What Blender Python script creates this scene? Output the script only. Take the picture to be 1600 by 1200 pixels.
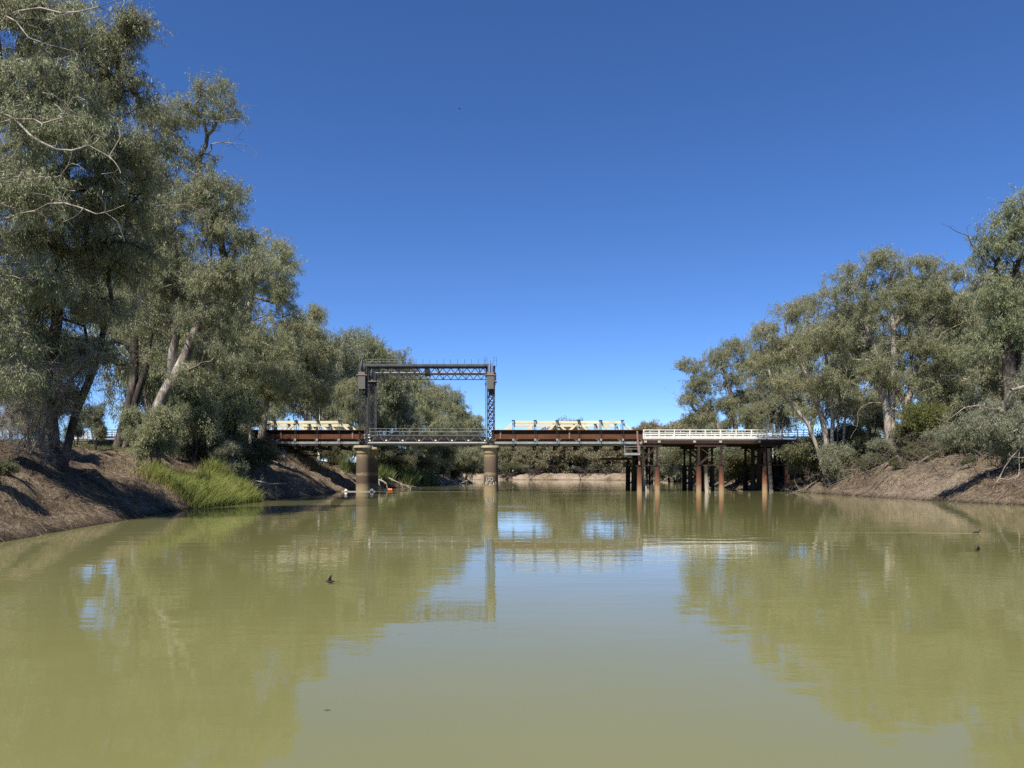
import bpy, math, random
import numpy as np
from mathutils import Vector

for _o in list(bpy.data.objects):
    bpy.data.objects.remove(_o, do_unlink=True)
SC = bpy.context.scene
COL = SC.collection
rad = math.radians

# ------------------------------------------------------------------ camera, sky, sun, exposure
F, HZ, CH = 1150.0, 742.0, 2.26          # focal length in px of a 1600 wide frame, horizon row, eye height
cam = bpy.data.objects.new('camera', bpy.data.cameras.new('camera'))
COL.objects.link(cam)
cam.location = (0, 0, CH)
cam.rotation_euler = (rad(90), 0, 0)
cam.data.sensor_width = 36.0
cam.data.lens = 36.0 * F / 1600.0
cam.data.shift_y = (HZ - 600.0) / 1600.0
cam.data.clip_start = 0.1
cam.data.clip_end = 6000
SC.camera = cam

SUN_ELEV, SUN_AZ = rad(55), rad(180 + 26)         # azimuth clockwise from +Y: behind the camera, to its left
sdir = Vector((math.sin(SUN_AZ) * math.cos(SUN_ELEV), math.cos(SUN_AZ) * math.cos(SUN_ELEV), math.sin(SUN_ELEV)))
world = bpy.data.worlds.new('World')
SC.world = world
world.use_nodes = True
wn = world.node_tree
wn.nodes.clear()
sky = wn.nodes.new('ShaderNodeTexSky')
sky.sky_type = 'NISHITA'
sky.sun_disc = False
sky.sun_elevation = SUN_ELEV
sky.sun_rotation = SUN_AZ
sky.altitude = 0
sky.air_density = 0.6
sky.dust_density = 0.0
sky.ozone_density = 6.0
hsv = wn.nodes.new('ShaderNodeHueSaturation')
hsv.inputs['Saturation'].default_value = 1.13
hsv.inputs['Hue'].default_value = .506
bg = wn.nodes.new('ShaderNodeBackground')
bg.inputs['Strength'].default_value = 0.109
wo = wn.nodes.new('ShaderNodeOutputWorld')
wn.links.new(sky.outputs[0], hsv.inputs['Color'])
wn.links.new(hsv.outputs[0], bg.inputs['Color'])
wn.links.new(bg.outputs[0], wo.inputs['Surface'])

sl = bpy.data.lights.new('sun', 'SUN')
sl.energy = 5.0
sl.angle = rad(0.5)
sl.color = (1.0, 0.94, 0.84)
so = bpy.data.objects.new('sun', sl)
COL.objects.link(so)
so.rotation_euler = (-sdir).to_track_quat('-Z', 'Y').to_euler()

SC.view_settings.view_transform = 'Standard'
SC.view_settings.look = 'None'
SC.view_settings.exposure = 0.76
SC.view_settings.gamma = 1.0
SC.render.engine = 'CYCLES'
SC.cycles.max_bounces = 6
SC.cycles.diffuse_bounces = 4
SC.cycles.glossy_bounces = 3
SC.cycles.transmission_bounces = 3
SC.cycles.use_denoising = False
SC.cycles.sample_clamp_indirect = 6.0


def P(px, py, Y):
    """the point of the place that lies Y metres ahead and shows at (px, py) of the 1600x1200 photograph"""
    return np.array([(px - 800.0) * Y / F, Y, CH + (HZ - py) * Y / F])


def ZB(py, Y=100.0):
    return CH + (HZ - py) * Y / F


def XB(px, Y=100.0):
    return (px - 800.0) * Y / F


# ------------------------------------------------------------------ materials
def new_mat(name):
    m = bpy.data.materials.new(name)
    m.use_nodes = True
    n = m.node_tree.nodes
    return m, n, m.node_tree.links, n['Principled BSDF']


def ramp(n, stops):
    r = n.new('ShaderNodeValToRGB')
    cr = r.color_ramp
    while len(cr.elements) > 1:
        cr.elements.remove(cr.elements[-1])
    cr.elements[0].position = stops[0][0]
    cr.elements[0].color = (*stops[0][1], 1)
    for p, c in stops[1:]:
        e = cr.elements.new(p)
        e.color = (*c, 1)
    return r


def noise_mat(name, stops, scale=2.0, detail=6, rough=0.8, bump=0.2, stretch=(1, 1, 1), bscale=None, metallic=0.0, spec=0.3):
    m, n, L, b = new_mat(name)
    tc = n.new('ShaderNodeTexCoord')
    mp = n.new('ShaderNodeMapping')
    mp.inputs['Scale'].default_value = stretch
    L.new(tc.outputs['Object'], mp.inputs['Vector'])
    t = n.new('ShaderNodeTexNoise')
    t.inputs['Scale'].default_value = scale
    t.inputs['Detail'].default_value = detail
    t.inputs['Roughness'].default_value = 0.65
    L.new(mp.outputs[0], t.inputs['Vector'])
    r = ramp(n, stops)
    L.new(t.outputs['Fac'], r.inputs['Fac'])
    L.new(r.outputs['Color'], b.inputs['Base Color'])
    b.inputs['Roughness'].default_value = rough
    b.inputs['Metallic'].default_value = metallic
    b.inputs['Specular IOR Level'].default_value = spec
    if bump:
        t2 = n.new('ShaderNodeTexNoise')
        t2.inputs['Scale'].default_value = bscale or scale * 4
        t2.inputs['Detail'].default_value = 5
        L.new(mp.outputs[0], t2.inputs['Vector'])
        bp = n.new('ShaderNodeBump')
        bp.inputs['Strength'].default_value = bump
        bp.inputs['Distance'].default_value = 0.05
        L.new(t2.outputs['Fac'], bp.inputs['Height'])
        L.new(bp.outputs[0], b.inputs['Normal'])
    return m


M = {}
M['steel'] = noise_mat('dark painted steel', [(.3, (.009, .009, .010)), (.55, (.021, .021, .023)), (.75, (.036, .030, .026))], 1.5, rough=.6, bump=.1, spec=.4)
M['steel_mid'] = noise_mat('grey painted steel', [(.3, (.055, .055, .056)), (.7, (.105, .105, .103))], 2, rough=.55, bump=.05)
M['greysteel'] = noise_mat('dull grey iron', [(.3, (0.0910, 0.0805, 0.0735)), (.7, (0.1680, 0.1505, 0.1400))], 3, rough=.6, bump=.05)
M['steel_light'] = noise_mat('pale grey steel', [(.3, (0.1870, 0.1955, 0.1870)), (.7, (0.3060, 0.3145, 0.2975))], 2, rough=.5, bump=.05)
M['weight'] = noise_mat('grey slatted counterweight', [(.3, (0.0900, 0.0863, 0.0788)), (.7, (0.1500, 0.1425, 0.1312))], 2, stretch=(.6, .6, 8), rough=.8, bump=.3)
M['capsteel'] = noise_mat('weathered bracket steel', [(.3, (0.1200, 0.0880, 0.0720)), (.6, (0.2160, 0.1880, 0.1680))], 4, rough=.7, bump=.1)
M['rustplate'] = noise_mat('rust brown girder paint', [(.25, (0.0595, 0.0221, 0.0102)), (.5, (0.1020, 0.0374, 0.0153)), (.75, (0.1403, 0.0578, 0.0255))], 1.1, stretch=(.35, 1, 1.5), rough=.75, bump=.1)
M['rust'] = None
M['darkbrown'] = noise_mat('very dark brown', [(.3, (.016, .011, .009)), (.6, (.030, .017, .012)), (.8, (.055, .027, .017))], 1.4, stretch=(.4, 1, 2), rough=.8, bump=.1)
M['redsteel'] = noise_mat('dull red oxide steel', [(.3, (.022, .012, .010)), (.6, (.040, .020, .015)), (.8, (.070, .042, .034))], 2.0, rough=.8, bump=.1)
M['pinksteel'] = noise_mat('faded pink primer steel', [(.3, (0.1800, 0.0975, 0.0750)), (.7, (0.2700, 0.1650, 0.1350))], 3.0, rough=.8, bump=.1)
M['cream'] = noise_mat('cream painted timber', [(.25, (.46, .41, .26)), (.5, (.62, .57, .39)), (.8, (.70, .66, .49))], 1.6, stretch=(.3, 1, 1), rough=.6, bump=.12)
M['white'] = noise_mat('white painted timber', [(.25, (0.4500, 0.4410, 0.3960)), (.5, (0.6480, 0.6390, 0.5940)), (.8, (0.7200, 0.7110, 0.6750))], 2.0, rough=.6, bump=.12)
M['darktimber'] = noise_mat('tarred timber', [(.3, (.018, .014, .011)), (.7, (.055, .042, .032))], 1.5, stretch=(1, 1, .3), rough=.9, bump=.4)
M['greytimber'] = noise_mat('silvered timber', [(.25, (.16, .14, .11)), (.6, (.34, .30, .25)), (.8, (.44, .40, .33))], 3, stretch=(2, 2, .25), rough=.9, bump=.4)
M['deck'] = noise_mat('deck planks', [(.3, (.09, .075, .06)), (.7, (.2, .17, .14))], 2, stretch=(4, .3, 1), rough=.9, bump=.3)
M['concretecap'] = noise_mat('pale concrete', [(.25, (0.3060, 0.2550, 0.1615)), (.7, (0.4760, 0.4165, 0.2890))], 2.5, rough=.85, bump=.2)
M['chalk'] = noise_mat('white chalk paint', [(.3, (.62, .60, .55)), (.7, (.78, .76, .7))], 9, rough=.9, bump=0)
M['deadwood'] = noise_mat('bleached dead wood', [(.25, (0.1275, 0.1062, 0.0850)), (.5, (0.2890, 0.2465, 0.1997)), (.8, (0.4250, 0.3825, 0.3230))], 2.5, rough=.85, bump=.3)
M['twig'] = noise_mat('grey brown twigs', [(.25, (.085, .068, .050)), (.6, (.19, .155, .118)), (.85, (.30, .255, .20))], 1.2, rough=.9, bump=0)
M['twig_pale'] = noise_mat('pale grey dead twigs', [(.25, (.16, .135, .11)), (.6, (.29, .25, .21)), (.85, (.38, .335, .285))], 1.2, rough=.9, bump=0)
M['orange'] = noise_mat('orange float plastic', [(.3, (.62, .13, .05)), (.7, (.78, .22, .1))], 3, rough=.5, bump=0)
M['floatwhite'] = noise_mat('white float plastic', [(.3, (.6, .58, .52)), (.7, (.78, .76, .7))], 3, rough=.5, bump=0)
M['rope'] = noise_mat('wet rope', [(.3, (.03, .028, .02)), (.7, (.07, .06, .045))], 5, rough=.9, bump=0)
M['feather'] = noise_mat('dark feathers', [(.3, (.010, .009, .009)), (.6, (.035, .028, .024))], 30, rough=.7, bump=0)
M['featherpale'] = noise_mat('pale breast feathers', [(.3, (.16, .11, .08)), (.7, (.28, .22, .17))], 30, rough=.8, bump=0)


def pier_mat():
    m, n, L, b = new_mat('stained concrete pier')
    tc = n.new('ShaderNodeTexCoord')
    sx = n.new('ShaderNodeSeparateXYZ')
    L.new(tc.outputs['Object'], sx.inputs[0])
    t = n.new('ShaderNodeTexNoise')
    mp = n.new('ShaderNodeMapping')
    mp.inputs['Scale'].default_value = (1.2, 1.2, 3.5)
    L.new(tc.outputs['Object'], mp.inputs[0])
    L.new(mp.outputs[0], t.inputs['Vector'])
    t.inputs['Scale'].default_value = 1.3
    t.inputs['Detail'].default_value = 7
    t.inputs['Roughness'].default_value = .7
    a = n.new('ShaderNodeMath'); a.operation = 'MULTIPLY_ADD'
    L.new(t.outputs['Fac'], a.inputs[0]); a.inputs[1].default_value = 1.1
    L.new(sx.outputs['Z'], a.inputs[2])
    d = n.new('ShaderNodeMath'); d.operation = 'MULTIPLY_ADD'
    L.new(a.outputs[0], d.inputs[0]); d.inputs[1].default_value = 1 / 7.0; d.inputs[2].default_value = -.55 / 7.0
    r = ramp(n, [(.0, (.30, .23, .115)), (.07, (.30, .225, .12)), (.13, (.23, .165, .09)), (.17, (.100, .066, .042)), (.30, (.125, .083, .052)),
                 (.325, (.27, .20, .12)), (.35, (.28, .205, .12)), (.375, (.110, .076, .048)), (.58, (.15, .105, .066)), (.66, (.20, .145, .085)), (.71, (.33, .25, .13)), (.85, (.36, .28, .155)), (1, (.24, .19, .12))])
    L.new(d.outputs[0], r.inputs[0])
    t3 = n.new('ShaderNodeTexNoise'); t3.inputs['Scale'].default_value = 9; t3.inputs['Detail'].default_value = 4
    L.new(tc.outputs['Object'], t3.inputs['Vector'])
    mx = n.new('ShaderNodeMixRGB'); mx.blend_type = 'OVERLAY'; mx.inputs[0].default_value = .35
    L.new(r.outputs[0], mx.inputs[1]); L.new(t3.outputs['Color'], mx.inputs[2])
    hs = n.new('ShaderNodeHueSaturation'); hs.inputs['Saturation'].default_value = .95; hs.inputs['Value'].default_value = .8
    L.new(mx.outputs[0], hs.inputs['Color'])
    L.new(hs.outputs[0], b.inputs['Base Color'])
    b.inputs['Roughness'].default_value = .9
    bp = n.new('ShaderNodeBump'); bp.inputs['Strength'].default_value = .35; bp.inputs['Distance'].default_value = .04
    L.new(t.outputs['Fac'], bp.inputs['Height']); L.new(bp.outputs[0], b.inputs['Normal'])
    return m


M['pier'] = pier_mat()


def rust_pile_mat():
    m, n, L, b = new_mat('rusted pile with tide marks')
    g = n.new('ShaderNodeNewGeometry')
    sx = n.new('ShaderNodeSeparateXYZ'); L.new(g.outputs['Position'], sx.inputs[0])
    mp = n.new('ShaderNodeMapping'); mp.inputs['Scale'].default_value = (2.4, 2.4, .9)
    L.new(g.outputs['Position'], mp.inputs[0])
    t = n.new('ShaderNodeTexNoise'); t.inputs['Scale'].default_value = 1.6; t.inputs['Detail'].default_value = 7; t.inputs['Roughness'].default_value = .72
    L.new(mp.outputs[0], t.inputs['Vector'])
    a = n.new('ShaderNodeMath'); a.operation = 'MULTIPLY_ADD'; L.new(t.outputs['Fac'], a.inputs[0]); a.inputs[1].default_value = 2.4; L.new(sx.outputs['Z'], a.inputs[2])
    d = n.new('ShaderNodeMath'); d.operation = 'MULTIPLY_ADD'; L.new(a.outputs[0], d.inputs[0]); d.inputs[1].default_value = .2; d.inputs[2].default_value = -.2
    r = ramp(n, [(0, (.20, .135, .075)), (.17, (.19, .115, .058)), (.24, (.135, .062, .030)), (.42, (.125, .046, .022)), (.55, (.085, .032, .018)), (.72, (.060, .026, .018)), (.9, (.05, .024, .018))])
    L.new(d.outputs[0], r.inputs[0])
    t2 = n.new('ShaderNodeTexNoise'); t2.inputs['Scale'].default_value = 7; t2.inputs['Detail'].default_value = 5
    L.new(mp.outputs[0], t2.inputs['Vector'])
    mx = n.new('ShaderNodeMixRGB'); mx.blend_type = 'OVERLAY'; mx.inputs[0].default_value = .5
    L.new(r.outputs[0], mx.inputs[1]); L.new(t2.outputs['Fac'], mx.inputs[2])
    L.new(mx.outputs[0], b.inputs['Base Color'])
    b.inputs['Roughness'].default_value = .9
    bp = n.new('ShaderNodeBump'); bp.inputs['Strength'].default_value = .4; bp.inputs['Distance'].default_value = .03
    L.new(t2.outputs['Fac'], bp.inputs['Height']); L.new(bp.outputs[0], b.inputs['Normal'])
    return m


M['rust'] = rust_pile_mat()


def leaf_mat(name, cols, trans=0.38):
    m, n, L, b = new_mat(name)
    at = n.new('ShaderNodeAttribute'); at.attribute_name = 'tone'
    r = ramp(n, cols)
    L.new(at.outputs['Fac'], r.inputs[0])
    oi = n.new('ShaderNodeObjectInfo')
    hs = n.new('ShaderNodeHueSaturation')
    mr = n.new('ShaderNodeMapRange'); mr.inputs[3].default_value = .478; mr.inputs[4].default_value = .508
    L.new(oi.outputs['Random'], mr.inputs[0]); L.new(mr.outputs[0], hs.inputs['Hue'])
    fr = n.new('ShaderNodeMath'); fr.operation = 'MULTIPLY'; fr.inputs[1].default_value = 7.31; L.new(oi.outputs['Random'], fr.inputs[0])
    f2 = n.new('ShaderNodeMath'); f2.operation = 'FRACT'; L.new(fr.outputs[0], f2.inputs[0])
    mv = n.new('ShaderNodeMapRange'); mv.inputs[3].default_value = .92; mv.inputs[4].default_value = 1.22
    L.new(f2.outputs[0], mv.inputs[0]); L.new(mv.outputs[0], hs.inputs['Value'])
    L.new(r.outputs[0], hs.inputs['Color'])
    L.new(hs.outputs[0], b.inputs['Base Color'])
    b.inputs['Roughness'].default_value = .5
    b.inputs['Specular IOR Level'].default_value = .4
    tr = n.new('ShaderNodeBsdfTranslucent')
    L.new(hs.outputs[0], tr.inputs['Color'])
    mx = n.new('ShaderNodeMixShader'); mx.inputs[0].default_value = trans
    out = n['Material Output']
    L.new(b.outputs[0], mx.inputs[1]); L.new(tr.outputs[0], mx.inputs[2])
    L.new(mx.outputs[0], out.inputs['Surface'])
    return m


GUM = [(0, (.093, .112, .052)), (.35, (.168, .190, .092)), (.65, (.246, .265, .138)), (.88, (.33, .335, .20)), (1, (.32, .24, .125))]
M['leaf'] = leaf_mat('gum leaves', GUM)
M['leaf_grey'] = leaf_mat('grey gum leaves', [(0, (.095, .110, .062)), (.5, (.185, .198, .120)), (1, (.30, .308, .21))])
M['leaf_far'] = leaf_mat('distant gum leaves', [(0, (.105, .105, .055)), (.5, (.19, .178, .092)), (1, (.29, .255, .155))])
M['leaf_shrub'] = leaf_mat('shrub leaves', [(0, (.060, .068, .034)), (.5, (.115, .122, .058)), (1, (.20, .195, .10))])
M['leaf_bright'] = leaf_mat('bright shrub leaves', [(0, (.075, .100, .028)), (.5, (.13, .16, .045)), (1, (.20, .22, .075))])
M['reed'] = leaf_mat('green reeds', [(0, (.10, .13, .032)), (.5, (.20, .25, .055)), (.82, (.28, .32, .085)), (1, (.38, .31, .16))], .4)
M['reed_dark'] = leaf_mat('dark green reeds', [(0, (.045, .070, .020)), (.5, (.085, .115, .030)), (1, (.15, .17, .05))], .3)
M['reed_mid'] = leaf_mat('mid green reeds', [(0, (.065, .09, .024)), (.5, (.125, .155, .042)), (1, (.22, .23, .08))], .35)
M['drygrass'] = leaf_mat('dry grass', [(0, (.16, .12, .06)), (.5, (.28, .21, .11)), (1, (.36, .29, .17))], .3)


def bark_mat(name, dark, mid, pale, split):
    m, n, L, b = new_mat(name)
    tc = n.new('ShaderNodeTexCoord')
    mp = n.new('ShaderNodeMapping'); mp.inputs['Scale'].default_value = (1.5, 1.5, .4)
    L.new(tc.outputs['Object'], mp.inputs[0])
    t = n.new('ShaderNodeTexNoise'); t.inputs['Scale'].default_value = 1.1; t.inputs['Detail'].default_value = 6; t.inputs['Roughness'].default_value = .7
    L.new(mp.outputs[0], t.inputs['Vector'])
    r = ramp(n, [(split - .14, dark), (split, mid), (split + .12, pale)])
    L.new(t.outputs['Fac'], r.inputs[0])
    L.new(r.outputs[0], b.inputs['Base Color'])
    b.inputs['Roughness'].default_value = .85
    b.inputs['Specular IOR Level'].default_value = .25
    t2 = n.new('ShaderNodeTexNoise'); t2.inputs['Scale'].default_value = 7; t2.inputs['Detail'].default_value = 5
    L.new(mp.outputs[0], t2.inputs['Vector'])
    bp = n.new('ShaderNodeBump'); bp.inputs['Strength'].default_value = .5; bp.inputs['Distance'].default_value = .05
    L.new(t2.outputs['Fac'], bp.inputs['Height']); L.new(bp.outputs[0], b.inputs['Normal'])
    return m


M['bark'] = bark_mat('gum bark', (.05, .040, .031), (.17, .138, .11), (.36, .315, .26), .44)
M['bark_dark'] = bark_mat('rough dark bark', (0.0238, 0.0187, 0.0153), (0.0595, 0.0467, 0.0382), (0.1870, 0.1530, 0.1275), .56)
M['bark_pale'] = bark_mat('smooth pale bark', (0.0630, 0.0495, 0.0405), (0.1800, 0.1530, 0.1260), (0.3780, 0.3330, 0.2790), .50)


def ground_mat():
    m, n, L, b = new_mat('river bank earth')
    g = n.new('ShaderNodeNewGeometry')
    sx = n.new('ShaderNodeSeparateXYZ'); L.new(g.outputs['Position'], sx.inputs[0])
    t = n.new('ShaderNodeTexNoise'); t.inputs['Scale'].default_value = .35; t.inputs['Detail'].default_value = 9; t.inputs['Roughness'].default_value = .68
    L.new(g.outputs['Position'], t.inputs['Vector'])
    r = ramp(n, [(.28, (.080, .056, .036)), (.43, (.185, .136, .088)), (.55, (.31, .235, .155)), (.72, (.44, .35, .24))])
    L.new(t.outputs['Fac'], r.inputs[0])
    # litter speckle
    v = n.new('ShaderNodeTexNoise'); v.inputs['Scale'].default_value = 3.2; v.inputs['Detail'].default_value = 6; v.inputs['Roughness'].default_value = .8
    L.new(g.outputs['Position'], v.inputs['Vector'])
    rv = ramp(n, [(.42, (.07, .052, .036)), (.6, (1, 1, 1))])
    L.new(v.outputs['Fac'], rv.inputs[0])
    m1 = n.new('ShaderNodeMixRGB'); m1.blend_type = 'MULTIPLY'; m1.inputs[0].default_value = .62
    L.new(r.outputs[0], m1.inputs[1]); L.new(rv.outputs[0], m1.inputs[2])
    # green and straw on the flat top of the bank
    at = n.new('ShaderNodeAttribute'); at.attribute_name = 'flat'
    t4 = n.new('ShaderNodeTexNoise'); t4.inputs['Scale'].default_value = .22; t4.inputs['Detail'].default_value = 6
    L.new(g.outputs['Position'], t4.inputs['Vector'])
    r4 = ramp(n, [(.38, (0.0680, 0.0680, 0.0256)), (.52, (0.1120, 0.0960, 0.0440)), (.62, (0.2000, 0.1520, 0.0880))])
    L.new(t4.outputs['Fac'], r4.inputs[0])
    m2 = n.new('ShaderNodeMixRGB'); L.new(at.outputs['Fac'], m2.inputs[0])
    L.new(m1.outputs[0], m2.inputs[1]); L.new(r4.outputs[0], m2.inputs[2])
    # clean sand where the attribute says so
    a2 = n.new('ShaderNodeAttribute'); a2.attribute_name = 'sand'
    r5 = ramp(n, [(.3, (0.2664, 0.1998, 0.1369)), (.5, (0.3848, 0.3034, 0.2220)), (.75, (0.4588, 0.3774, 0.2886))])
    L.new(t.outputs['Fac'], r5.inputs[0])
    ms = n.new('ShaderNodeMixRGB'); ms.blend_type = 'MULTIPLY'; ms.inputs[0].default_value = .45
    L.new(r5.outputs[0], ms.inputs[1]); L.new(rv.outputs[0], ms.inputs[2])
    m3 = n.new('ShaderNodeMixRGB'); L.new(a2.outputs['Fac'], m3.inputs[0])
    L.new(m2.outputs[0], m3.inputs[1]); L.new(ms.outputs[0], m3.inputs[2])
    # wet margin
    wz = n.new('ShaderNodeMapRange'); wz.inputs[1].default_value = .02; wz.inputs[2].default_value = .34; wz.inputs[3].default_value = .30; wz.inputs[4].default_value = 1
    L.new(sx.outputs['Z'], wz.inputs[0])
    m4 = n.new('ShaderNodeMixRGB'); m4.blend_type = 'MULTIPLY'; m4.inputs[0].default_value = 1
    L.new(m3.outputs[0], m4.inputs[1]); L.new(wz.outputs[0], m4.inputs[2])
    L.new(m4.outputs[0], b.inputs['Base Color'])
    b.inputs['Roughness'].default_value = .95
    b.inputs['Specular IOR Level'].default_value = .15
    bp = n.new('ShaderNodeBump'); bp.inputs['Strength'].default_value = 1.0; bp.inputs['Distance'].default_value = .8
    t6 = n.new('ShaderNodeTexNoise'); t6.inputs['Scale'].default_value = 1.6; t6.inputs['Detail'].default_value = 8; t6.inputs['Roughness'].default_value = .7
    L.new(g.outputs['Position'], t6.inputs['Vector'])
    L.new(t6.outputs['Fac'], bp.inputs['Height']); L.new(bp.outputs[0], b.inputs['Normal'])
    return m


M['ground'] = ground_mat()


def water_mat():
    m, n, L, b = new_mat('muddy river water')
    g = n.new('ShaderNodeNewGeometry')

    def nz(scale, stretch, detail=3, rough=.55):
        mp = n.new('ShaderNodeMapping'); mp.inputs['Scale'].default_value = stretch
        L.new(g.outputs['Position'], mp.inputs[0])
        t = n.new('ShaderNodeTexNoise'); t.inputs['Scale'].default_value = scale; t.inputs['Detail'].default_value = detail
        t.inputs['Roughness'].default_value = rough
        L.new(mp.outputs[0], t.inputs['Vector'])
        return t.outputs['Fac']

    def math_(op, a, bb):
        q = n.new('ShaderNodeMath'); q.operation = op
        for i, s in enumerate((a, bb)):
            if isinstance(s, (int, float)):
                q.inputs[i].default_value = s
            else:
                L.new(s, q.inputs[i])
        return q.outputs[0]
    ripple = nz(2.6, (.8, 1.5, 1), 3)
    wave = nz(.55, (.55, 1.5, 1), 2)
    patch = nz(.055, (.45, 1.6, 1), 4, .6)
    pr = n.new('ShaderNodeMapRange'); pr.inputs[1].default_value = .42; pr.inputs[2].default_value = .66; pr.inputs[3].default_value = .16; pr.inputs[4].default_value = 1.0
    L.new(patch, pr.inputs[0])
    h = math_('ADD', math_('MULTIPLY', math_('MULTIPLY', ripple, pr.outputs[0]), .034), math_('MULTIPLY', wave, .05))
    bp = n.new('ShaderNodeBump'); bp.inputs['Strength'].default_value = 1.0; bp.inputs['Distance'].default_value = 0.145
    L.new(h, bp.inputs['Height'])
    L.new(bp.outputs[0], b.inputs['Normal'])
    mud = nz(.06, (1, 1, 1), 3)
    r = ramp(n, [(.35, (.146, .143, .054)), (.65, (.172, .167, .066))])
    L.new(mud, r.inputs[0])
    L.new(r.outputs[0], b.inputs['Base Color'])
    b.inputs['Roughness'].default_value = .022
    b.inputs['IOR'].default_value = 1.33
    b.inputs['Specular IOR Level'].default_value = .5
    return m


M['water'] = water_mat()


# ------------------------------------------------------------------ object helpers
def tag(o, label=None, cat=None, group=None, kind=None):
    if label: o['label'] = label
    if cat: o['category'] = cat
    if group: o['group'] = group
    if kind: o['kind'] = kind
    return o


def empty(name, loc, label=None, cat=None, group=None):
    o = bpy.data.objects.new(name, None)
    COL.objects.link(o)
    o.location = loc
    o.empty_display_size = .3
    return tag(o, label, cat, group)


def np_mesh(name, V, F, smooth=False, attrs=None):
    """mesh from vertex array and a face array (all faces with the same number of corners)"""
    V = np.asarray(V, dtype=np.float32); F = np.asarray(F, dtype=np.int32)
    me = bpy.data.meshes.new(name)
    nf, k = F.shape
    me.vertices.add(len(V)); me.vertices.foreach_set('co', V.ravel())
    me.loops.add(nf * k); me.loops.foreach_set('vertex_index', F.ravel())
    me.polygons.add(nf); me.polygons.foreach_set('loop_start', np.arange(0, nf * k, k, dtype=np.int32))
    if smooth:
        me.polygons.foreach_set('use_smooth', np.ones(nf, dtype=bool))
    for an, (dom, vals) in (attrs or {}).items():
        a = me.attributes.new(an, 'FLOAT', dom)
        a.data.foreach_set('value', np.asarray(vals, dtype=np.float32))
    me.update(calc_edges=True)
    return me


def link(name, me, mat, parent=None):
    o = bpy.data.objects.new(name, me)
    me.materials.append(mat)
    COL.objects.link(o)
    if parent is not None:
        o.parent = parent
    return o


def copy_tree(o, parent=None, off=None):
    c = o.copy()
    COL.objects.link(c)
    if parent is not None:
        c.parent = parent
    if off is not None:
        c.location = Vector(o.location) + Vector(off)
    for ch in list(o.children):
        copy_tree(ch, c)
    return c


def root_loc(o):
    while o.parent is not None:
        o = o.parent
    return np.array(o.location)


class MB:
    """collects boxes, beams, tubes and lathes in world coordinates and links them as ONE mesh object"""

    def __init__(s):
        s.v, s.f, s.n = [], [], 0

    def add(s, vs, fs):
        s.v.extend([tuple(x) for x in vs])
        s.f.extend([tuple(i + s.n for i in f) for f in fs])
        s.n += len(vs)
        return s

    def box(s, a, b):
        (x0, y0, z0), (x1, y1, z1) = a, b
        vs = [(x, y, z) for z in (z0, z1) for y in (y0, y1) for x in (x0, x1)]
        return s.add(vs, [(0, 2, 3, 1), (4, 5, 7, 6), (0, 1, 5, 4), (2, 6, 7, 3), (0, 4, 6, 2), (1, 3, 7, 5)])

    def beam(s, p, q, w, h, up=(0, 0, 1)):
        p, q = Vector(p), Vector(q)
        d = (q - p).normalized()
        u = Vector(up)
        if abs(d.dot(u)) > .98:
            u = Vector((0, 1, 0))
        a = d.cross(u).normalized() * (w / 2)
        b = a.cross(d).normalized() * (h / 2)
        vs = [e + i * a + j * b for e in (p, q) for i, j in ((-1, -1), (1, -1), (1, 1), (-1, 1))]
        return s.add(vs, [(3, 2, 1, 0), (4, 5, 6, 7), (0, 1, 5, 4), (1, 2, 6, 5), (2, 3, 7, 6), (3, 0, 4, 7)])

    def tube(s, pts, r, n=8, cap=True):
        pts = [Vector(p) for p in pts]
        rs = r if isinstance(r, (list, tuple)) else [r] * len(pts)
        vs, fs = [], []
        ref = Vector((0, 0, 1)) if abs((pts[-1] - pts[0]).normalized().z) < .9 else Vector((1, 0, 0))
        for i, p in enumerate(pts):
            d = (pts[min(i + 1, len(pts) - 1)] - pts[max(i - 1, 0)]).normalized()
            a = d.cross(ref).normalized(); b = d.cross(a)
            for k in range(n):
                t = 2 * math.pi * k / n
                vs.append(p + (a * math.cos(t) + b * math.sin(t)) * rs[i])
        for i in range(len(pts) - 1):
            for k in range(n):
                k2 = (k + 1) % n
                fs.append((i * n + k, i * n + k2, (i + 1) * n + k2, (i + 1) * n + k))
        if cap:
            fs.append(tuple(range(n))); fs.append(tuple(range((len(pts) - 1) * n + n - 1, (len(pts) - 1) * n - 1, -1)))
        return s.add(vs, fs)

    def lathe(s, c, prof, n=40):
        vs, fs = [], []
        for r, z in prof:
            for k in range(n):
                t = 2 * math.pi * k / n
                vs.append((c[0] + r * math.cos(t), c[1] + r * math.sin(t), z))
        m = len(prof)
        for i in range(m - 1):
            for k in range(n):
                k2 = (k + 1) % n
                fs.append((i * n + k, i * n + k2, (i + 1) * n + k2, (i + 1) * n + k))
        fs.append(tuple(range((m - 1) * n, m * n))); fs.append(tuple(range(n - 1, -1, -1)))
        return s.add(vs, fs)

    def build(s, name, mat, parent=None, smooth=False, local=False):
        me = bpy.data.meshes.new(name)
        o3 = np.zeros(3) if (parent is None or local) else root_loc(parent)
        me.from_pydata([(x - o3[0], y - o3[1], z - o3[2]) for x, y, z in s.v], [], s.f)
        if smooth:
            me.polygons.foreach_set('use_smooth', [True] * len(me.polygons))
        me.update()
        return link(name, me, M[mat], parent)


# ------------------------------------------------------------------ ground and river
def hash2(ix, iy, seed):
    h = (ix.astype(np.int64) * 374761393 + iy.astype(np.int64) * 668265263 + seed * 1442695041) & 0x7fffffff
    h = ((h ^ (h >> 13)) * 1274126177) & 0x7fffffff
    return ((h ^ (h >> 16)) & 0xffff) / 65535.0


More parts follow.
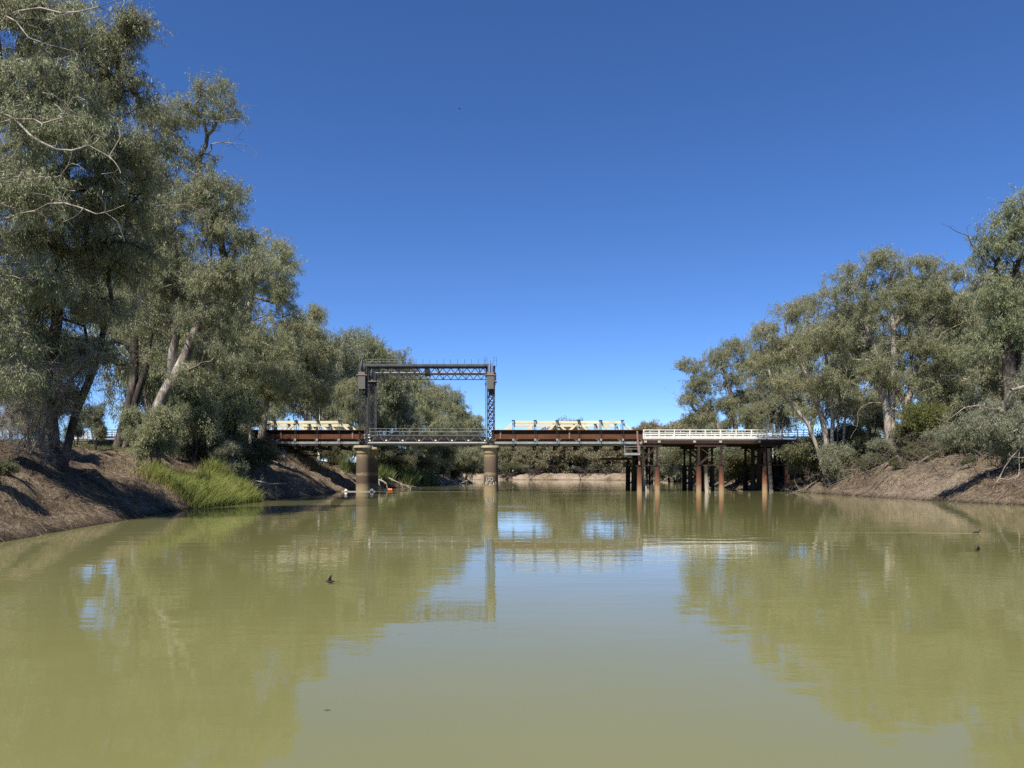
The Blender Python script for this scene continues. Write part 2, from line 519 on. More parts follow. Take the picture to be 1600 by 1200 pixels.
def vnoise(x, y, seed=0):
    x0, y0 = np.floor(x), np.floor(y)
    fx, fy = x - x0, y - y0
    fx, fy = fx * fx * (3 - 2 * fx), fy * fy * (3 - 2 * fy)
    a = hash2(x0, y0, seed); b = hash2(x0 + 1, y0, seed); c = hash2(x0, y0 + 1, seed); d = hash2(x0 + 1, y0 + 1, seed)
    return (a * (1 - fx) + b * fx) * (1 - fy) + (c * (1 - fx) + d * fx) * fy - .5


def fbm(x, y, f, o=4, seed=0):
    r, a = 0, 1.0
    for i in range(o):
        r = r + a * vnoise(x * f, y * f, seed + i); f *= 2.03; a *= .5
    return r


RIVER = np.array([(-16, -90), (-16, -10), (-16.2, 10), (-17, 24.5), (-18, 29.5), (-19.3, 37), (-20.9, 47), (-21.2, 60), (-21.8, 78), (-22.2, 90), (-23.2, 100),
                  (-22, 115), (-19.5, 130), (-17, 150), (-14.5, 180), (-12, 215), (-13, 240), (-25, 265), (-60, 285), (-140, 300), (-400, 290),
                  (-400, 350), (-140, 352), (-60, 346), (-14, 337), (30, 326), (48, 303), (55, 265), (50, 220), (45, 170), (38, 135), (35.5, 118), (36.2, 108), (37.3, 100),
                  (36.4, 84), (36.6, 70), (36.8, 60), (38, 55), (39, 45), (40, 30), (41, 0), (41, -90)], dtype=float)


def river_dist(x, y):
    """distance to the water's edge: positive on land, negative in the river"""
    x = np.asarray(x, float); y = np.asarray(y, float)
    best = np.full(x.shape, 1e9); inside = np.zeros(x.shape, bool)
    for i in range(len(RIVER)):
        (ax, ay), (bx, by) = RIVER[i], RIVER[(i + 1) % len(RIVER)]
        dx, dy = bx - ax, by - ay
        t = np.clip(((x - ax) * dx + (y - ay) * dy) / (dx * dx + dy * dy), 0, 1)
        best = np.minimum(best, (x - ax - t * dx) ** 2 + (y - ay - t * dy) ** 2)
        if ay != by:
            inside ^= ((ay > y) != (by > y)) & (x < (bx - ax) * (y - ay) / (by - ay) + ax)
    d = np.sqrt(best)
    return np.where(inside, -d, d)


def ground_z(x, y, d=None):
    x = np.asarray(x, float); y = np.asarray(y, float)
    if d is None:
        d = river_dist(x, y)
    d2 = d + fbm(x, y, .16, 3, 5) * 2.2 * np.clip(d / 3, 0, 1)
    z = np.interp(d2, [-12, -3, 0, 1.0, 2.6, 4.2, 6.5, 10, 16, 30, 80, 3000], [-3, -1.3, -.04, .62, 1.65, 2.5, 3.35, 4.1, 4.6, 5.0, 5.4, 6])
    # erosion: ridges running down the slope
    slope = np.clip(d / 1.5, 0, 1) * np.clip((18 - d) / 10, 0, 1)
    z = z + slope * (fbm(x, y, .45, 4, 11) * .55 + np.abs(fbm(x, y, .9, 3, 23)) * .5 - .08 + .11 * np.sin(d2 * 2.6 + 5 * fbm(x, y, .12, 2, 63)))
    z = z + np.clip((d - 8) / 10, 0, 1) * fbm(x, y, .08, 3, 31) * .5
    z = z + np.clip(d / .5, 0, 1) * fbm(x, y, 1.5, 3, 41) * .34
    # deeper gullies on the far bank
    z = z + np.clip((y - 230) / 60, 0, 1) * slope * (np.abs(fbm(x, y, .13, 3, 57)) * 3.4 - .7)
    z = np.where((y > 200) & (y < 700) & (z > 0), z * (1 - .36 * np.clip((y - 200) / 60, 0, 1)), z)
    # road embankment that carries the bridge ends
    e = np.clip(1 - np.abs(y - 104) / 9.0, 0, 1); e = np.clip(e * 1.9, 0, 1) * np.clip((d - 5) / 5, 0, 1) * (np.abs(x) < 250)
    z = z * (1 - e) + 6.75 * e
    return z


def gz(x, y):
    return float(ground_z(np.array([x]), np.array([y]))[0])


def axis(pieces):
    out = []
    for a, b, s in pieces:
        out.extend(np.arange(a, b, s))
    out.append(pieces[-1][1])
    return np.array(out)


gx = axis([(-4000, -1000, 500), (-1000, -400, 60), (-400, -120, 8), (-120, -48, 2), (-48, -12, .55), (-12, 30, .9), (30, 62, .6), (62, 130, 2), (130, 400, 10), (400, 1000, 60), (1000, 4000, 500)])
gy = axis([(-600, -90, 30), (-90, 10, 5), (10, 130, .6), (130, 240, 1.6), (240, 380, 1.4), (380, 450, 4), (450, 1000, 30), (1000, 5000, 400)])
GX, GY = np.meshgrid(gx, gy)
D_ = river_dist(GX.ravel(), GY.ravel())
Z_ = ground_z(GX.ravel(), GY.ravel(), D_)
nx, ny = len(gx), len(gy)
ii = (np.arange(ny - 1)[:, None] * nx + np.arange(nx - 1)[None, :]).ravel()
flat = np.clip((D_ - 10 + 4 * fbm(GX.ravel(), GY.ravel(), .2, 3, 77)) / 6, 0, 1)
fb = fbm(GX.ravel(), GY.ravel(), .12, 3, 91)
fary = GY.ravel()
sand = np.clip((fary - 230) / 60, 0, 1) * np.clip((15 - D_) / 5, 0, 1) * np.clip(.62 + fb * 2.4, 0, 1)
pr_ = 2.4 * np.exp(-(((GX.ravel() - 38.4) / 2.6) ** 2 + ((fary - 69) / 4.5) ** 2))
pl_ = np.exp(-(((GX.ravel() + 26) / 6) ** 2 + ((fary - 106) / 8) ** 2))
sand = np.clip(np.maximum(sand, np.clip((pr_ + pl_) * 1.5 * (.75 + 1.2 * fb), 0, .95)), 0, 1)
gm = np_mesh('ground', np.stack([GX.ravel(), GY.ravel(), Z_], 1), np.stack([ii, ii + 1, ii + 1 + nx, ii + nx], 1), True,
             {'flat': ('POINT', flat), 'sand': ('POINT', sand)})
tag(link('ground', gm, M['ground']), kind='structure')
wm = np_mesh('river', [(-1500, -600, 0), (1500, -600, 0), (1500, 900, 0), (-1500, 900, 0)], [[0, 1, 2, 3]])
tag(link('river', wm, M['water']), kind='structure')

# ------------------------------------------------------------------ the lift bridge
BR = empty('lift_bridge', (0, 100, 0), 'old steel and timber lift bridge spanning the muddy river between wooded banks', 'bridge')
XP = (-20.26, -2.93)                    # pier centres
YF, YR = 100.0, 106.5                   # front and back pier rows
DECK = 7.05


def make_pier(x, y):
    r = .90
    o = MB().lathe((x, y), [(r * 1.05, -3), (r * 1.04, .2), (r * 1.0, 2.5), (r * .985, 4.95), (r * .985, 5.0)], 48).build('pier', 'pier', BR, True)
    MB().lathe((x, y), [(r * .99, 5.0), (r * 1.0, 5.3), (r * 1.02, 5.6), (r * 1.08, 5.78), (r * 1.14, 5.86), (r * 1.14, 5.88)], 48).build('capital', 'pier', o, True)
    MB().lathe((x, y), [(r * 1.30, 5.88), (r * 1.36, 5.94), (r * 1.36, 6.14), (r * 1.32, 6.2)], 48).build('pier_cap', 'concretecap', o)
    return o


pier0 = make_pier(XP[0], YF)
copy_tree(pier0, BR, (0, YR - YF, 0))
pier1 = make_pier(XP[1], YF)
copy_tree(pier1, BR, (0, YR - YF, 0))


def stroke_on_pier(mb, pts, cx, cy, r, w=.035):
    out = []
    for i in range(len(pts) - 1):
        (x0, z0), (x1, z1) = pts[i], pts[i + 1]
        for t in np.linspace(0, 1, 5)[(0 if i == 0 else 1):]:
            x = x0 + (x1 - x0) * t; z = z0 + (z1 - z0) * t
            out.append((cx + x, cy - math.sqrt(max(r * r - x * x, .01)), z))
    mb.tube(out, w, 5)


gmb = MB()
PX, PY, PR = XP[1], YF, .925


def gpt(u, v):                          # u, v read off a 1200 px enlargement of the pier
    return ((750 + u / 37.5 - 766.3) * 100 / F, ZB(735 + v / 37.5))


for letter in (([(550, 450), (520, 400), (465, 385), (410, 410), (392, 470), (395, 620), (440, 632), (520, 610), (560, 560), (555, 505), (470, 515)],),
               ([(690, 390), (625, 430), (605, 510), (630, 590), (700, 622), (755, 590), (775, 510), (750, 430), (690, 390)],),
               ([(315, 690), (500, 690), (345, 690), (350, 770), (450, 775), (350, 770), (352, 840)],),
               ([(725, 690), (650, 690), (590, 740), (575, 820), (590, 890), (600, 860), (640, 838), (720, 850), (715, 890)],),
               ([(790, 850), (800, 690), (840, 850)],), ([(925, 660), (935, 810)],)):
    gmb = MB()
    for st in letter:
        stroke_on_pier(gmb, [gpt(*p) for p in st], PX, PY, PR, .022)
    gmb.build('graffiti_letter', 'chalk', pier1)


# lattice towers
def lattice_tower(x, y, flip, back=False):
    hw, hd = .41, .36
    z0, z1 = 6.2, 15.66
    o_ = MB()
    for sx in (-1, 1):
        for sy in (-1, 1):
            o_.beam((x + sx * hw, y + sy * hd, z0), (x + sx * hw, y + sy * hd, z1), .10, .10)
    n = 10
    dz = (z1 - z0) / n
    for k in range(n):
        a, b = z0 + k * dz, z0 + (k + 1) * dz
        for s in (-1, 1):
            yy = y + s * (hd + .02)
            o_.beam((x - hw, yy, a), (x + hw, yy, b), .055, .02, (0, 1, 0))
            o_.beam((x + hw, yy + s * .022, a), (x - hw, yy + s * .022, b), .055, .02, (0, 1, 0))
            o_.beam((x - hw, yy, b), (x + hw, yy, b), .06, .02, (0, 1, 0))
        xx = x + flip * hw
        o_.beam((xx, y - hd, a), (xx, y + hd, b), .02, .055, (1, 0, 0))
    t = o_.build('lift_tower', 'steel', BR)
    for sy in (-.18, .18):
        fx = x + flip * .62
        MB().box((fx - .05, y + sy - .05, 6.25), (fx + .05, y + sy + .05, 15.6)).build('guide_rail', 'steel_mid', t)
    q = 1 if back else -1                       # outer face: towards the viewer in front, away from him at the back
    ya, yb = sorted((y + q * .92, y + q * .50))
    MB().box((x - .46, ya, 13.85), (x + .46, yb, 15.62)).build('counterweight', 'weight', t)
    m = MB().box((x - .72, min(y + q * 1.0, y - q * .6), 15.67), (x + .72, max(y + q * 1.0, y - q * .6), 15.80))
    ya, yb = sorted((y + q * .93, y + q * .1))
    m.box((x - .44, ya, 15.80), (x + .44, yb, 16.12))
    br = m.build('bracket', 'capsteel', t)
    for sx in (-.25, .25):
        MB().beam((x + sx, y + q * .6, 16.12), (x + sx, y + q * .6, 17.3), .11, .11).build('sheave_post', 'greysteel', br)
    w = MB(); nn = 32
    for (rr, hx) in ((.78, .06), (.84, .035)):
        ring = []
        for s in (-1, 1):
            for k in range(nn):
                a = 2 * math.pi * k / nn
                ring.append((x + s * hx, y + q * .35 + rr * math.cos(a), 17.0 + rr * math.sin(a)))
        fs = [(k, (k + 1) % nn, nn + (k + 1) % nn, nn + k) for k in range(nn)] + [tuple(range(nn - 1, -1, -1)), tuple(range(nn, 2 * nn))]
        w.add(ring, fs)
    w.build('sheave', 'greysteel', t)
    for sx in (-1, 1):
        MB().box((x + sx * .50 - .14, y - .35, 16.0), (x + sx * .50 + .14, y + .6, 17.0)).build('bearing_housing', 'steel', t)
    return t


tw = [lattice_tower(XP[0], YF, 1), lattice_tower(XP[1], YF, -1)]
lattice_tower(XP[0], YR, 1, True)
lattice_tower(XP[1], YR, -1, True)
# square stops beside the counterweight of the tower on open water
for sx in (-1, 1):
    MB().box((XP[1] + sx * .61 - .10, YF - .7, 14.35), (XP[1] + sx * .61 + .10, YF - .45, 14.7)).build('buffer_block', 'steel', tw[1])


def lattice_girder(y):
    x0, x1 = XP[0] + .45, XP[1] - .45
    zt, zb = 16.78, 16.05
    g = MB()
    g.beam((x0, y, zt), (x1, y, zt), .20, .16).beam((x0, y, zb), (x1, y, zb), .20, .09)
    n = 15
    dx = (x1 - x0) / n
    for k in range(n):
        a = x0 + k * dx
        g.beam((a, y - .03, zb), (a + dx / 2, y - .03, zt), .10, .06, (0, 1, 0))
        g.beam((a + dx / 2, y + .03, zt), (a + dx, y + .03, zb), .10, .06, (0, 1, 0))
    for k in (3, 6, 9, 12):
        g.beam((x0 + k * dx, y - .08, zb), (x0 + k * dx, y - .08, zt + .35), .09, .05, (0, 1, 0))
    return g.build('lattice_girder', 'steel', BR)


g1 = lattice_girder(YF)
copy_tree(g1, BR, (0, YR - YF, 0))
xa, xb_ = XP[0] - .1, XP[1] + .1
wk = MB().box((xa + .5, YF - .25, 16.92), (xb_ - .5, YF + .55, 17.02)).box((xa + .4, YF - .3, 17.02), (xb_ - .4, YF - .26, 17.28)).build('walkway', 'steel_mid', BR)
for k in range(6):
    x = XP[0] + 1.6 + k * 2.83
    MB().beam((x, YF + .12, 16.72), (x, YR - .12, 16.72), .10, .12).build('cross_beam', 'steel', wk)
MB().box((-12.0, 101, 16.05), (-11.4, 103, 16.9)).build('winch_housing', 'steel', wk)
MB().tube([(XP[0] + 1, 103.4, 16.6), (XP[1] - 1, 103.4, 16.6)], .07, 8).build('drive_shaft', 'steel_light', wk)
rl = MB()
for z in (17.62, 17.92):
    rl.tube([(xa + .6, YF - .24, z), (xb_ - .6, YF - .24, z)], .016, 6)
hr = rl.build('walkway_railing', 'steel_light', BR)
ps = MB().tube([(0, 0, 17.3), (0, 0, 17.95)], .022, 6).build('post', 'steel', hr, local=True)
ps.location = (xa + .8, YF - .24 - 100, 0)
for k in range(1, 18):
    copy_tree(ps, hr, (k * (xb_ - xa - 1.6) / 17, 0, 0))
# cage rails at the head of the tower on open water
for x0 in (XP[1] - .85, XP[1] + .45):
    cg = MB()
    for x in (x0, x0 + .4):
        cg.tube([(x, YF - .6, 17.0), (x, YF - .6, 18.15)], .02, 6)
    for z in (17.75, 18.13):
        cg.tube([(x0, YF - .6, z), (x0 + .4, YF - .6, z)], .016, 6)
    cg.box((x0, YF - .66, 16.96), (x0 + .4, YF - .36, 17.0)).build('cage_rail', 'steel', tw[1])


# lift span
def span_truss(y):
    x0, x1 = XP[0] + .95, XP[1] - .75
    zt, zb = 7.62, 6.62
    b = MB()
    b.beam((x0 - .15, y, zt), (x1 + .15, y, zt), .24, .17)
    n = 7
    dx = (x1 - x0) / n
    for k in range(n):
        a = x0 + k * dx
        b.beam((a + .12, y - .02, zb), (a + dx * .5 - .15, y - .02, zt), .11, .08, (0, 1, 0))
        b.beam((a + dx * .5 + .15, y - .02, zt), (a + dx - .12, y - .02, zb), .11, .08, (0, 1, 0))
    t = b.build('span_truss', 'steel_mid', BR)
    MB().tube([(x0 - .3, y - .05, 6.62), (x0 - .15, y - .05, 6.58), (x1 + .15, y - .05, 6.58), (x1 + .3, y - .05, 6.62)], .15, 12).build('bottom_chord', 'steel_light', t, True)
    return t


ls = span_truss(YF)
copy_tree(ls, BR, (0, YR - YF - .4, 0))
dk = MB().box((XP[0] + .8, YF + .35, 6.78), (XP[1] - .6, YR - .7, 7.02)).build('lift_deck', 'deck', BR)
cgd = MB().box((-.14, .0, 6.28), (.14, 6.2, 6.75)).build('cross_girder', 'steel', BR, local=True)
cgd.location = (XP[0] + .95, 0, 0)
kn = MB().box((-.11, -.13, 6.85), (.11, -.04, 7.02)).build('hanger_block', 'floatwhite', cgd, local=True)
for k in range(1, 8):
    copy_tree(cgd, BR, (k * (XP[1] - XP[0] - 1.7) / 7, 0, 0))
for y in (YF + .62, YR - .95):
    MB().box((XP[0] + 1.0, y - .08, 6.80), (XP[1] - .8, y + .08, 7.50)).build('stringer', 'darktimber', dk)
ed = MB().beam((XP[0] + .7, YF - .1, 6.36), (XP[1] - .6, YF - .1, 6.36), .2, .12).build('edge_beam', 'darktimber', dk)
lr = MB()
for z in (8.12, 8.55):
    lr.tube([(XP[0] + .8, YF + .1, z), (XP[1] - .5, YF + .1, z)], .019, 6)
lro = lr.build('span_railing', 'steel_light', BR)
ps2 = MB().tube([(0, 0, 7.65), (0, 0, 8.57)], .018, 6).build('post', 'steel_light', lro, local=True)
ps2.location = (XP[0] + .9, .1, 0)
for k in range(1, 8):
    copy_tree(ps2, lro, (k * 2.25, 0, 0))
copy_tree(lro, BR, (0, 5.9, 0))


# timber truss spans beside the lift span
PAN = 2.957


def timber_truss(xs, y, left=False):
    """xs: bottom end near the tower; runs away from the lift span. returns the part"""
    s = -1 if left else 1
    zt, zb = 9.40, 6.66
    X = lambda k: xs + s * k * PAN
    b = MB()
    for k in range(1, 6):
        b.beam((X(k) + s * .05, y, zt), (X(k + 1) - s * .05, y, zt), .34, .36)
    t = b.build('timber_truss', 'cream', BR)
    for (k0, z0, k1, z1) in ((0, zb, 1, zt), (1, zb, 2, zt), (2, zb, 3, zt), (3, zb, 4, zt), (3, zt, 4, zb), (4, zt, 5, zb), (5, zt, 6, zb), (6, zt, 7, zb)):
        dy = .0 if (k0, z0) != (3, zt) else .07
        p, q = Vector((X(k0), y + dy, z0)), Vector((X(k1), y + dy, z1))
        d = (q - p).normalized() * .25
        MB().beam(p + d, q - d, .26, .27, (0, 1, 0)).build('diagonal', 'cream', t)
    bc = MB().beam((X(0) + s * .3, y, 6.62), (X(7) - s * .1, y, 6.62), .30, .30).build('bottom_chord', 'steel_light', t)
    h0 = None
    for k in range(1, 7):
        if h0 is None:
            h = MB()
            for sy in (-.62, .40):
                h.beam((-.11, sy, 6.35), (-.11, sy, 9.72), .045, .045).beam((.11, sy, 6.35), (.11, sy, 9.72), .045, .045)
            h.box((-.20, -.66, 9.585), (.20, .46, 9.655)).box((-.17, -.70, 6.18), (.17, .56, 6.46))
            h0 = h.build('hanger', 'steel', t, local=True)
            h0.location = (X(k), y - 100, 0)
            MB().box((-.14, -.76, 6.86), (.14, -.65, 7.14)).build('hanger_block', 'steel_light', h0, local=True)
        else:
            copy_tree(h0, t, (s * (k - 1) * PAN, 0, 0))
    return t


def side_girder(x0, x1, y, stiff):
    b = MB()
    b.box((x0, y, 7.18), (x1, y + .04, 8.30)).box((x0, y - .34, 8.30), (x1, y + .05, 8.36)).box((x0, y - .12, 7.12), (x1, y + .05, 7.18))
    g = b.build('side_girder', 'rustplate', BR)
    MB().box((x0 + .02, y - .012, 7.84), (x1 - .02, y - .002, 8.29)).build('upper_strip', 'darkbrown', g)  # thin strip, darker than the rest, over the upper part of the web
    for x in stiff:
        MB().box((x - .10, y - .11, 7.19), (x + .10, y - .014, 8.17)).build('stiffener', 'pinksteel', g)
    return g


for left in (False, True):
    xs = XP[1] + .15 if not left else XP[0] - .15
    s = -1 if left else 1
    t = timber_truss(xs, YF, left)
    copy_tree(t, BR, (0, YR - YF, 0))
    xe = xs + s * 7 * PAN
    xl, xr = (min(xs, xe), max(xs, xe))
    if not left:
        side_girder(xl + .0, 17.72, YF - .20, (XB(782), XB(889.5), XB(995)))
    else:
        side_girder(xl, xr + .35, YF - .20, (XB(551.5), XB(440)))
    dk2 = MB().box((xl - .2, YF + .55, 6.82), (xr, YR - .55, 7.24)).build('truss_deck', 'deck', BR)
    MB().beam((xl + .3, YF - .12, 6.30), (xr - .3, YF - .12, 6.30), .22, .16).build('edge_beam', 'darktimber', dk2)
    for k in range(0, 8):
        x = xs + s * (k * PAN if k else .75)
        MB().box((x - .17, YF - .55, 6.18 - .42), (x + .17, YR + .55, 6.175)).build('cross_girder', 'darktimber', BR)
    for y in (YF + .62, YF + 2.2, YR - 2.2, YR - .75):
        MB().box((xl + .3, y - .1, 6.36), (xr - .3, y + .1, 6.815)).build('stringer', 'darktimber', dk2)
    # kerb and guard rails inside the truss
    for y in (YF + .75, YR - .75):
        q = MB()
        for z in (7.65, 8.0):
            q.beam((xl, y, z), (xr, y, z), .05, .16)
        q.build('guard_rail', 'white', dk2)

# approach trestle on the far side of the open water
XA0, XA1 = 17.75, 41.0
ad = MB().box((XA0, 99.7, 6.95), (XA1 + 4, 110.3, 7.12)).build('approach_deck', 'deck', BR)
MB().box((XA0 - .1, 99.62, 6.50), (XA1, 99.80, 6.93)).build('fascia_beam', 'redsteel', ad)
for x in (XA0 + .3, XB(1029), XB(1084), XB(1124.5), XB(1185)):
    MB().box((x - .18, 99.56, 6.62), (x + .18, 99.615, 6.90)).build('bearing_plate', 'concretecap', ad)
for y in (101.5, 104.2, 106.8, 109.4):
    MB().box((XA0, y - .15, 6.42), (XA1, y + .15, 6.94)).build('stringer', 'darktimber', ad)


def white_railing(y, x0, x1, n):
    b = MB()
    b.beam((x0, y, 8.36), (x1, y, 8.36), .09, .11)
    for z, h in ((8.0, .085), (7.70, .085)):
        b.beam((x0, y, z), (x1, y, z), .05, h)
    b.box((x0, y - .03, 7.18), (x1, y + .03, 7.52))
    r = b.build('white_railing', 'white', BR)
    p = MB().box((-.075, -.15, 6.98), (.075, -.052, 8.44)).build('post', 'white', r, local=True)
    p.location = (x0 + .06, y - 100, 0)
    q = MB().box((-.05, .035, 7.52), (.05, .08, 8.30)).build('short_post', 'white', r, local=True)
    dx = (x1 - x0 - .12) / (n - 1)
    q.location = (x0 + .06 + dx * .42, y - 100, 0)
    for k in range(1, n):
        copy_tree(p, r, (k * dx, 0, 0))
    for k in range(1, n - 1):
        copy_tree(q, r, (k * dx, 0, 0))
    return r


wr = white_railing(99.85, XA0 + .03, 40.85, 12)
copy_tree(wr, BR, (0, 10.3, 0))
wl = white_railing(99.85, -60.0, XP[0] - .15 - 7 * PAN - .1, 9)
copy_tree(wl, BR, (0, 6.8, 0))
MB().box((-60, 99.7, 6.80), (XP[0] - .2 - 7 * PAN, 106.9, 7.10)).build('approach_deck', 'deck', BR)


def trestle(xf, ys, ztop, zbase, greys, braces):
    """two bents of piles under the approach deck"""
    b = MB()
    x0, x1 = xf[0] - .6, xf[-1] + .6
    for y in ys:
        b.box((x0, y - .14, ztop - .04), (x1, y + .14, ztop + .10))
        b.box((x0, y - .16, 6.06), (x1, y + .16, 6.44))
    t = b.build('trestle', 'redsteel', BR)
    for j, y in enumerate(ys):
        for i, x in enumerate(xf):
            m = 'rust' if j == 0 else 'darktimber'
            MB().tube([(x, y, min(zbase[i], -1) if zbase[i] < .2 else zbase[i] - .8), (x, y, ztop - .15), (x, y, ztop - .05)], [.35, .335, .36], 18).build('pile', m, t, True)
            MB().box((x - .13, y - .14, ztop + .10), (x + .13, y - .11, 6.06)).box((x - .13, y + .11, ztop + .10), (x + .13, y + .14, 6.06)).box((x - .02, y - .11, ztop + .10), (x + .02, y + .11, 6.06)).build('steel_post', 'redsteel' if j == 0 else 'darktimber', t)
    rt = random.Random(int(x0 * 10))
    for k in range(9):
        xg = x0 + .9 + (x1 - x0 - 1.8) * rt.random(); yg = 101.5 + 6.5 * rt.random()
        MB().tube([(xg, yg, -1), (xg + .1 * rt.random(), yg, 2.5), (xg + .12, yg, 6.05)], [.24, .21, .18], 10).build('old_timber_pile', 'darktimber', t, True)
    for y in ys[1:]:
        MB().beam((xf[0], y - .2, .7), (xf[-1], y - .2, 3.3), .2, .07, (0, 1, 0)).build('brace', 'darktimber', t)
        MB().beam((xf[0], y - .28, 3.3), (xf[-1], y - .28, .7), .2, .07, (0, 1, 0)).build('brace', 'darktimber', t)
        MB().beam((xf[0], y - .36, 6.0), (xf[-1], y - .36, 3.7), .2, .07, (0, 1, 0)).build('brace', 'darktimber', t)
    for (xa1, za1, xb1, zb1, y, w) in braces:
        MB().beam((xa1, y, za1), (xb1, y, zb1), w, .06, (0, 1, 0)).build('brace', 'redsteel', t)
    for (xg0, zg0, xg1, zg1, y, r) in greys:
        MB().tube([(xg0, y, zg0), (xg0 * .5 + xg1 * .5, y + .05, (zg0 + zg1) / 2), (xg1, y, zg1)], [r * 1.1, r, r * .85], 12).build('old_timber_pile', 'greytimber', t, True)
    return t


xA = (17.30, 19.72)
tA = trestle(xA, (99.9, 104.6, 109.8), 3.50, (-1, -1),
             [(18.45, -1, 18.05, 5.9, 101.6, .24), (18.6, -1, 18.6, .75, 100.5, .22), (17.6, -1, 17.7, 5.9, 107.2, .22)],
             [(17.3, 3.7, 19.5, 6.1, 99.72, .30), (17.3, 5.95, 19.6, 3.7, 99.62, .12), (17.5, 3.0, 19.6, 1.0, 103.2, .16), (17.5, 1.0, 19.6, 3.0, 103.0, .14)])
MB().beam((XB(994.5), 99.5, 8.2), (XB(998), 99.5, 3.6), .22, .18, (0, 1, 0)).build('rail_post', 'pinksteel', tA)
xB = (25.35, 28.42)
tB = trestle(xB, (99.9, 104.6, 108.2), 3.55, (-1, -1),
             [(26.75, -1, 26.45, 3.5, 100.6, .28), (26.9, -1, 26.9, .55, 100.1, .2), (26.9, -1, 26.7, 5.9, 106.2, .24)],
             [(25.7, 5.8, 28.4, 3.7, 99.7, .12), (25.4, 3.7, 26.5, 4.7, 99.65, .28), (25.4, 3.7, 28.3, 5.9, 104.35, .15)])
xC = (34.30, 37.35)
tC = trestle(xC, (99.9, 104.6, 108.2), 3.55, (-1, gz(37.35, 99.9)),
             [(35.6, -1, 35.2, 5.9, 100.9, .27), (36.4, 0, 36.3, 5.9, 106, .24)],
             [(34.5, 3.7, 37.2, 5.9, 99.7, .12), (34.4, 5.9, 37.2, 3.7, 104.35, .15)])
ab = MB()
for k in range(14):
    z = 1.4 + k * .36
    ab.box((40.2 + .02 * (k % 2), 99.9, z), (40.55 + .02 * (k % 2), 110.1, z + .34))
for k in range(15):
    z = .6 + k * .36
    ab.box((40.6, 99.75 + .02 * (k % 2), z), (44.5, 100.0 + .02 * (k % 2), z + .34))
ab.box((39.3, 99.6, 6.06), (41.4, 110.4, 6.42))
abo = ab.build('abutment', 'darktimber', BR)
for y in (100.0, 103.2, 106.5, 109.8):
    MB().tube([(39.95, y, .5), (39.95, y, 6.05)], .22, 10).build('abutment_pile', 'darktimber', abo)

# inspection platform under the end of the timber span
pf = MB().box((XB(974), 98.9, 4.92), (XB(998), 99.9, 5.22))
pfo = pf.build('inspection_platform', 'steel_light', BR)
pr = MB()
for z in (5.75, 6.05):
    pr.beam((XB(974), 98.95, z), (XB(998), 98.95, z), .05, .05)
for x in (974, 997.5):
    pr.beam((XB(x), 98.95, 5.22), (XB(x), 98.95, 6.3), .06, .06)
pr.build('platform_rail', 'steel_light', pfo)
MB().box((XB(948), 103.2, 4.45), (XB(1002), 110, 4.65)).build('lower_walkway', 'darktimber', pfo)
q = MB()
for z in (5.0, 5.35):
    q.beam((XB(950), 103.3, z), (XB(1000), 103.3, z), .05, .06)
for k in range(6):
    q.beam((XB(950 + 10 * k), 103.3, 4.65), (XB(950 + 10 * k), 103.3, 5.9), .05, .05)
q.build('walkway_rail', 'steel', pfo)
# inspection walkway below the span over the wooded bank
q = MB().box((XB(400), 103.2, 4.9), (XB(486), 104.6, 5.05))
for z in (5.4, 5.75):
    q.beam((XB(400), 103.2, z), (XB(486), 103.2, z), .05, .06)
for k in range(6):
    q.beam((XB(402 + 16.6 * k), 103.2, 5.05), (XB(402 + 16.6 * k), 103.2, 6.3), .05, .05)
q.build('lower_walkway', 'steel', BR)

# ------------------------------------------------------------------ trees
def unit(v):
    return v / (np.linalg.norm(v, axis=-1, keepdims=True) + 1e-9)


